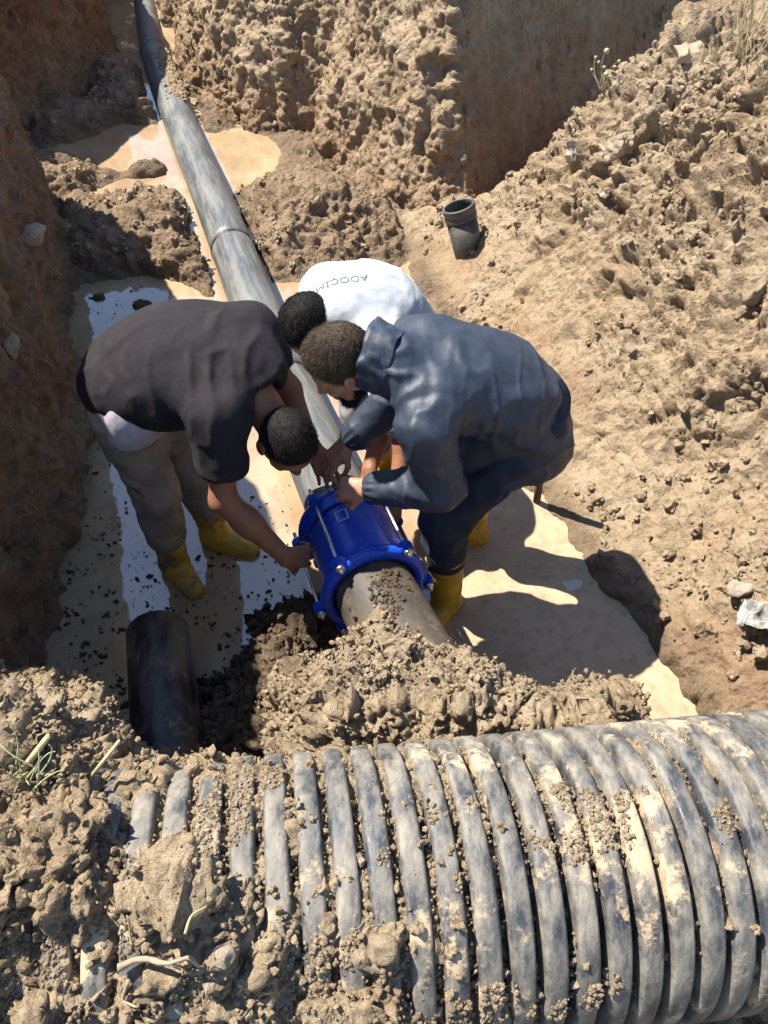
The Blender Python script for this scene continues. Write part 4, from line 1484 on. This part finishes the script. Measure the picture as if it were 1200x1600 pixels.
hand_field(F, cwL, (-.12, -.75, -.6), (.5, .3, .75), -1, (25, 40, 30), .08, 1, .5)
hand_field(F, cwR, (-.2, -.75, -.6), (-.4, .3, .8), 1, (30, 45, 30), .08, 1, .5)
arm = mesh_field(F, 1)
hd = head_mesh(hC, fC, lC, uC, nkC, 1.07)
obj('body', join([tor, arm, hd]), M_SKIN_A, pc)
F = Field(*box_of(*spC, cL, cR, ceL, ceR, m=.22), .009)
torso(F, [spC[0] + A_((.01, .0, -.02)), *spC[1:]], latC, [.155, .165, .178, .15], .64, .06)
for s_, e_, fr_ in ((cL, ceL, .8), (cR, ceR, .8)):
    F.cap(spC[2] * .35 + s_ * .65, s_, .09, .08, .06)
    en = s_ + (e_ - s_) * fr_
    F.cap(s_, en, .082, .066, .05)
F.cap(nkC + A_((.02, 0, -.0)), nkC + (hC - nkC) * .15, .085, .075, .03)
v, f = mesh_field(F, 2, .007, (5, 5, 5), 71)
n = vnormals(v, f)
wv = v + .05 * fbm(v, 4, 2, 73)[:, None]
v = v + n * (.014 * np.clip(1 - 2.2 * np.abs(vnoise(wv, (13, 5, 5), 74)), -.3, 1) * sstep(1.0, .85, v[:, 2]) + .004 * np.clip(1 - 2.2 * np.abs(vnoise(wv, (6, 9, 9), 76)), -.3, 1))[:, None]
v = creases(v, f, [((13, 4, 4), .010, 331, (-.02, 2.36, .9), .2), ((5, 9, 9), .006, 332, None, 1)])
SHIRT_C = (v, f)
SHIRT_OBJ = obj('shirt', mesh_np('shirt', v, f), M_WHITE, pc)
F = Field(*box_of(chL, chR, caL, caR, ckL, ckR, spC[0], m=.17), .009)
torso(F, [A_((.13, 2.57, .62)), A_((.10, 2.56, .70))], latC, [.155, .15], .8, .05)
for h, k, a in ((chL, ckL, caL), (chR, ckR, caR)):
    F.cap(h, k, .1, .08, .05)
    F.cap(k, a + (k - a) * .4, .08, .066, .04)
obj('trousers', mesh_field(F, 1, .01, (7, 7, 9), 75, .008, (12, 12, 18)), M_GREY, pc)
boot('boot', caL, caL + (ckL - caL) * .55, (-.6, -.6, 0), pc)
boot('boot', caR, caR + (ckR - caR) * .55, (-.7, -.5, 0), pc)
hv, hf = hair_mesh(hC, fC, lC, uC, 1.07, HAIRLINE, .010, .0025, 29)
sv, sf = strands(hv, hf, 13000, .013, .0006, fC * .9 - uC * .3, 1.3, 6)
obj('hair', join([(hv, hf), (sv, sf)]), M_HAIR_BLACK, pc)

# ------------------------------------------------------------ small things
from mathutils.bvhtree import BVHTree
def bvh(v, f):
    return BVHTree.FromPolygons([tuple(q) for q in v.astype(float)], [tuple(int(i) for i in q) for q in f])
_m = vis(GV)[gf[:, 0]]
_fg = gf[_m]
GT = bvh(GV, _fg)
BT = bvh(bv, bf[(bv[bf[:, 0], 2] > .15)])
def hit(px, py, trees=None):
    """the spot of the earth that is seen at a pixel of the photograph, with its normal"""
    d = Vector(ray(px, py)).normalized()
    best = None
    for t in (trees or (GT, BT)):
        r = t.ray_cast(Vector((0, 0, CAM_H)), d)
        if r[0] is not None and (best is None or r[3] < best[2]):
            best = (np.array(r[0]), np.array(r[1]), r[3])
    return best[0], best[1]

# lettering on the back of the white shirt, upside down to the viewer
tc = bpy.data.curves.new('shirt_print', 'FONT')
tc.body = 'ADO\u00c7\u0130M'
tc.size = .046
tc.align_x, tc.align_y = 'CENTER', 'CENTER'
to = bpy.data.objects.new('shirt_print', tc)
COL.objects.link(to)
bpy.context.view_layer.update()
tm = bpy.data.meshes.new_from_object(to.evaluated_get(bpy.context.evaluated_depsgraph_get()))
bpy.data.objects.remove(to)
bm = bmesh.new()
bm.from_mesh(tm)
bmesh.ops.triangulate(bm, faces=bm.faces)
bmesh.ops.subdivide_edges(bm, edges=[e for e in bm.edges if e.calc_length() > .012], cuts=2)
bm.to_mesh(tm)
bm.free()
ST = bvh(SHIRT_C[0], SHIRT_C[1])
def shirt_at(px, py):
    r = ST.ray_cast(Vector((0, 0, CAM_H)), Vector(ray(px, py)).normalized())
    return np.array(r[0]), np.array(r[1])
tc0, tn0 = shirt_at(533, 438)
ta, tb = shirt_at(554, 434)[0], shirt_at(500, 448)[0]
tx = nrm(tb - ta)
tn0 = nrm(tn0)
tx = nrm(tx - tn0 * np.dot(tx, tn0))
ty = np.cross(tn0, tx)
for vtx in tm.vertices:
    q = tc0 + tx * vtx.co.x + ty * vtx.co.y
    r = ST.ray_cast(Vector(q + tn0 * .12), Vector(-tn0))
    if r[0] is not None:
        vtx.co = r[0] + r[1] * .0016
    else:
        vtx.co = Vector(q)
tm.materials.clear()
obj('shirt_print', tm, M_INK, SHIRT_OBJ)

# ------------------------------------------------------------ grey pipe stub sticking out of the spoil slope
sb = hit(733, 388)[0] - A_((0, 0, .02))
dt = nrm(P(716, 322, sb[2] + .27) - sb)
stub = empty('pipe_stub', tuple(sb), 'short dark grey pipe stub standing open end up on the dirt slope behind the men', 'pipe stub')
Ls = float(np.linalg.norm(P(716, 322, sb[2] + .27) - sb))
obj('tube', lathe([(-.15, .087), (Ls - .07, .089), (Ls - .07, .076), (-.15, .076)], sb, dt, 44, True), M_STUB, stub)
obj('rim', lathe([(Ls - .072, .078), (Ls - .072, .094), (Ls - .066, .096), (Ls - .05, .0955), (Ls - .046, .092), (Ls - .03, .092), (Ls - .026, .096), (Ls, .096), (Ls + .004, .093), (Ls + .004, .082), (Ls, .08)], sb, dt, 48, True), M_STUB, stub)

# wooden stake behind the navy jacket
sa, sc_ = P(838, 786, .0), P(851, 700, .36)
dd = nrm(sc_ - sa)
def stake():
    v, f = tube([sa - dd * .15, sa + dd * .1, sa + dd * .3, sa + dd * .55], [.017, .0175, .0165, .016], 10)
    n_ = vnormals(v, f[0])
    return v + n_ * (.003 * fbm(v, (30, 30, 8), 3, 4))[:, None], f
so_ = obj('wooden_stake', stake(), M_WOOD, None, 'dark muddy wooden stake standing at the water edge behind the navy jacketed man', 'stake')

# stones bedded in the earth, each its own thing
def stone(px, py, r, label, stretch=(1, 1, .75), seed=0, m=M_STONE, sink=.25, group=None):
    p, n = hit(px, py)
    v, f = ICO4 if r > .05 else ICO3
    w = v * np.array(stretch)
    pl = [nrm(q) for q in np.random.default_rng(seed).normal(size=(14, 3))]
    for q in pl:                                        # chipped faces
        d_ = v @ q
        w = w - np.clip(d_ - .78, 0, None)[:, None] * q * .8
    w = w * (1 + .10 * fbm(v + seed, 1.8, 3, 40 + seed) + .03 * fbm(v + seed, 7, 3, 41))[:, None]
    a = seed * 1.3
    Rm = np.array([[math.cos(a), -math.sin(a), 0], [math.sin(a), math.cos(a), 0], [0, 0, 1]])
    o = obj('stone', mesh_np('stone', w @ Rm.T * r, f), m, None, label, 'stone', group)
    o.location = p + n * r * sink
    return o
stone(45, 368, .085, 'large pale stone sticking out of the shaded left wall, highest one there', (1.25, .8, .8), 3)
stone(8, 540, .07, 'tan stone in the shaded left wall at the left picture edge', (.7, 1.1, .9), 5, M_BANK)
stone(942, 303, .035, 'flat pale stone lying below the sack on the upper spoil slope', (1.3, .9, .5), 6)
stone(1180, 455, .06, 'angular stone casting a dark shadow at the right edge of the slope', (.7, .9, 1.2), 9, M_BANK, 0)
stone(1160, 920, .05, 'pale stone just above the grey rag on the lower right slope', (1.2, .8, .6), 10)
stone(596, 1478, .03, 'pale flat faced stone lying on the corrugated pipe ribs at the bottom', (1, .9, .8), 12, M_BANK, .3)
bpy.data.objects[-1] if False else None
stone(350, 1500, .02, 'small square pale stone on the dirt heap left of the pipe ribs', (1, 1, .8), 13)
stone(722, 1000, .012, 'tiny white pebble on the crest of the dirt mound', (1, 1, .8), 14)

def clod(px, py, r, label, m, seed):
    p = P(px, py, 0.0)
    v, f = ICO3
    w = v * (1 + .35 * fbm(v + seed, 1.7, 3, seed) + .2 * (billow(v + seed, 3.1, 2, seed) - .4))[:, None] * np.array([1.2, .9, .6])
    o = obj('mud_clod', mesh_np('mud_clod', w * r, f), m, None, label, 'mud clod')
    o.location = p + A_((0, 0, r * .1))
clod(154, 466, .03, 'small dark mud clod alone near the left wall in the blue pond', M_DARKCRUMB, 501)
clod(224, 478, .045, 'larger dark mud clod in the middle of the blue pond behind the black T-shirt', M_DARKCRUMB, 502)
clod(236, 500, .03, 'small dark mud clod just in front of the larger one in the blue pond', M_DARKCRUMB, 503)
clod(532, 775 + 10, .03, 'dark wet mud clod in the puddle between the coupling and the yellow boot', M_DARKCRUMB, 504) if False else None

# cloth sacks and rags: crumpled sheets with thickness
def rag(name, px, py, w, h, m, label, cat, seed, amp=.035, tilt=0., lift=.01, crumple=9, n=44):
    p, nn = hit(px, py)
    nn = nrm(nn + A_((0, -.5, .8)))
    e1 = nrm(np.cross(A_((0, 0, 1)), nn)) if abs(nn[2]) < .98 else A_((1, 0, 0))
    e2 = np.cross(nn, e1)
    e1, e2 = e1 * math.cos(tilt) + e2 * math.sin(tilt), e2 * math.cos(tilt) - e1 * math.sin(tilt)
    g = np.linspace(-1, 1, n)
    X, Y = np.meshgrid(g, g, indexing='ij')
    x_, y_ = X.ravel(), Y.ravel()
    edge = 1 + .22 * n2(X, Y, 1.3, 3, seed).ravel()
    q = np.stack([x_ * w * .5 * edge, y_ * h * .5 * edge, np.zeros(x_.size)], 1)
    z_ = amp * (1.2 - .9 * (x_ ** 2 + y_ ** 2) * .5) + amp * 1.1 * fbm(q + seed, crumple, 4, seed) + amp * .7 * np.clip(1 - 2 * np.abs(vnoise(q + seed, (crumple * 2.2, crumple * .9, 1), seed + 1)), -.4, 1)
    top = p + q[:, :1] * e1 + q[:, 1:2] * e2 + (z_ + lift)[:, None] * nn
    bot = top - nn * .004
    V = np.concatenate([top, bot])
    i = (np.arange(n - 1)[:, None] * n + np.arange(n - 1)[None]).ravel()
    f = np.stack([i, i + n, i + n + 1, i + 1], 1)
    k = n * n
    b = [(j, j + 1) for j in range(n - 1)] + [(j * n + n - 1, (j + 1) * n + n - 1) for j in range(n - 1)] + [(k - 1 - j, k - 2 - j) for j in range(n - 1)] + [((n - 1 - j) * n, (n - 2 - j) * n) for j in range(n - 1)]
    side = np.array([[a_, a_ + k, b_ + k, b_] for a_, b_ in b])
    return obj(name, (V - p, np.concatenate([f, f[:, ::-1] + k, side])), m, None, label, cat), p
def put(op):
    op[0].location = op[1]
    return op[0]
put(rag('cloth_rag', 1075, 88, .16, .10, M_SACK, 'crumpled pale beige cloth lying on the crest of the spoil heap beside dry grass', 'cloth', 5, .028, 0, .0, 9))
put(rag('burlap_sack', 965, 228, .17, .11, M_SACK, 'half buried dusty beige sack on the upper left of the spoil slope', 'sack', 8, .04, .3, .0, 12))
put(rag('plastic_scrap', 893, 238, .05, .10, M_PLASTIC, 'torn whitish plastic strip hanging at the left edge of the spoil heap', 'plastic scrap', 12, .02, .2, .01, 16))
put(rag('plastic_scrap', 924, 146, .05, .05, M_PLASTIC, 'small whitish plastic scrap near the crest, below the flowering weed', 'plastic scrap', 15, .015, .2, .02, 16))
M_RAG = cloth_mat('grey_mottled_rag', (.12, .12, .11), (.55, .53, .48), 1, .85, .2, 900, .42)
put(rag('grey_rag', 1186, 972, .13, .10, M_RAG, 'grey and white mottled rag on the lower right slope at the picture edge', 'rag', 21, .035, .5, .015, 14))

# dry grass, weeds, roots, straw
def wire(pts, r0, r1, n=6):
    p = spline(pts, 6)
    return tube(p, np.linspace(r0, r1, len(p)), n)
def tuft(px, py, cnt, ln, label, name='grass_tuft', cat='grass', m=M_STRAW, lean=(0, 0, 1), fan=.5, heads=False):
    p, n = hit(px, py)
    parts = []
    root = empty(name, tuple(p), label, cat)
    for k in range(cnt):
        d = nrm(np.asarray(lean) + RNG.normal(size=3) * fan)
        d[2] = abs(d[2]) + .25
        d = nrm(d)
        s = nrm(np.cross(d, RNG.normal(size=3)))
        L_ = ln * RNG.uniform(.45, 1.1)
        b0 = p + RNG.normal(size=3) * .02 * (1, 1, .2) - d * .02
        parts.append(wire([b0, b0 + d * L_ * .5, b0 + d * L_ * .85 + s * L_ * .1, b0 + d * L_ + s * L_ * .22], .0022, .0008, 4))
        if heads:
            hv_, hf_ = ICO2
            parts.append((b0 + d * L_ + s * L_ * .22 + hv_ * .011 * RNG.uniform(.7, 1.3), [hf_]))
    v, f = join(parts)
    obj('blades' if not heads else 'stems', (v, f), m, root)
    return root
tuft(1150, 88, 30, .34, 'tall tuft of pale dry grass standing on the crest at upper right', fan=.28, lean=(.1, 0, 1))
tuft(1105, 95, 14, .12, 'short dry grass right beside the beige cloth on the crest', fan=.6)
tuft(945, 135, 9, .16, 'thin dry weed with round seed heads on the left end of the crest', 'dry_weed', 'weed', fan=.45, heads=True)
tuft(980, 128, 16, .10, 'low dry grass on the crest between the weed and the beige cloth', fan=.7)
tuft(1040, 190, 12, .12, 'sparse dry grass on the slope under the beige cloth', fan=.8, lean=(-.3, -.6, .3))
tuft(1168, 100, 10, .16, 'stray dry stalks at the top right corner of the spoil heap', fan=.7)

def root(px, py, dpx, label, r=.006, name='root', cat='root', m=M_ROOT, lift=.02, trees=None):
    """a wiry root whose points follow pixels over the earth behind"""
    pts = []
    for x_, y_ in [(px, py)] + [(px + a, py + b) for a, b in dpx]:
        p, n = hit(x_, y_, trees)
        pts.append(p + n * lift - ray(x_, y_) * .02)
    v, f = wire(pts, r, r * .4)
    return obj(name, (v + .004 * fbm(v, 40, 2, 3)[:, None], f), m, None, label, cat)
root(818, 30, [(-3, 25), (2, 45), (-6, 62), (-8, 80)], 'long wavy pale root hanging on the dark wall at the top', .007)
root(757, 85, [(3, 20), (-4, 36)], 'short pale root dangling at the corner of the dark wall', .005)
root(906, 180, [(-18, 3), (-30, 8), (-40, 14)], 'crooked pale root sticking out left of the spoil heap', .006)
root(0, 1398 - 0, [(30, 5)], 'thin twig in the dirt at the left edge', .003) if False else None
root(188, 1520, [(40, -14), (80, -26), (110, -22), (118, -14)], 'curved pale root lying on the dirt heap at lower left', .006, lift=.012)
root(196, 1535, [(4, 25), (10, 45)], 'short pale root branching down the dirt heap at lower left', .004, lift=.01)
root(280, 1452, [(20, -18), (38, -32)], 'straight pale straw on the dirt heap left of the ribs', .003, 'straw', 'straw', M_STRAW, .012)
root(198, 1478, [(4, -20), (8, -40)], 'short upright pale straw in the dirt heap at lower left', .003, 'straw', 'straw', M_STRAW, .012)

def stalk(a, b, r, label):
    pa_, pb_ = P(*a), P(*b)
    v, f = tube([pa_, pa_ * .5 + pb_ * .5, pb_], [r, r * .95, r * .8], 9)
    return obj('straw_stalk', (v, f), M_STRAW, None, label, 'straw')
stalk((30, 1210, 1.10), (76, 1150, 1.17), .0065, 'thick pale straw stalk leaning right over the dirt heap at left edge')
stalk((136, 1222, 1.06), (187, 1157, 1.12), .0042, 'thin pale straw stalk leaning right in front of the dark water')
stalk((40, 1160, 1.12), (56, 1178, 1.11), .003, 'short thin straw beside the thick stalk at the left edge')
tuft(40, 1215, 16, .09, 'small tuft of greenish dry grass on the dirt heap at the left edge', m=plain('greenish_straw', (.33, .34, .18), .8, .2), fan=.7, lean=(.3, .2, .6))
tuft(580, 945, 8, .09, 'sprig of dead weed on the mound in front of the blue flange', 'dry_weed', 'weed', fan=.7, lean=(-.6, .3, .4))

tot = sum(len(o.data.polygons) * (2 if len(o.data.polygons) and len(o.data.polygons[0].vertices) == 4 else 1) for o in bpy.data.objects if o.type == 'MESH')
print('TRIS', tot, flush=True)
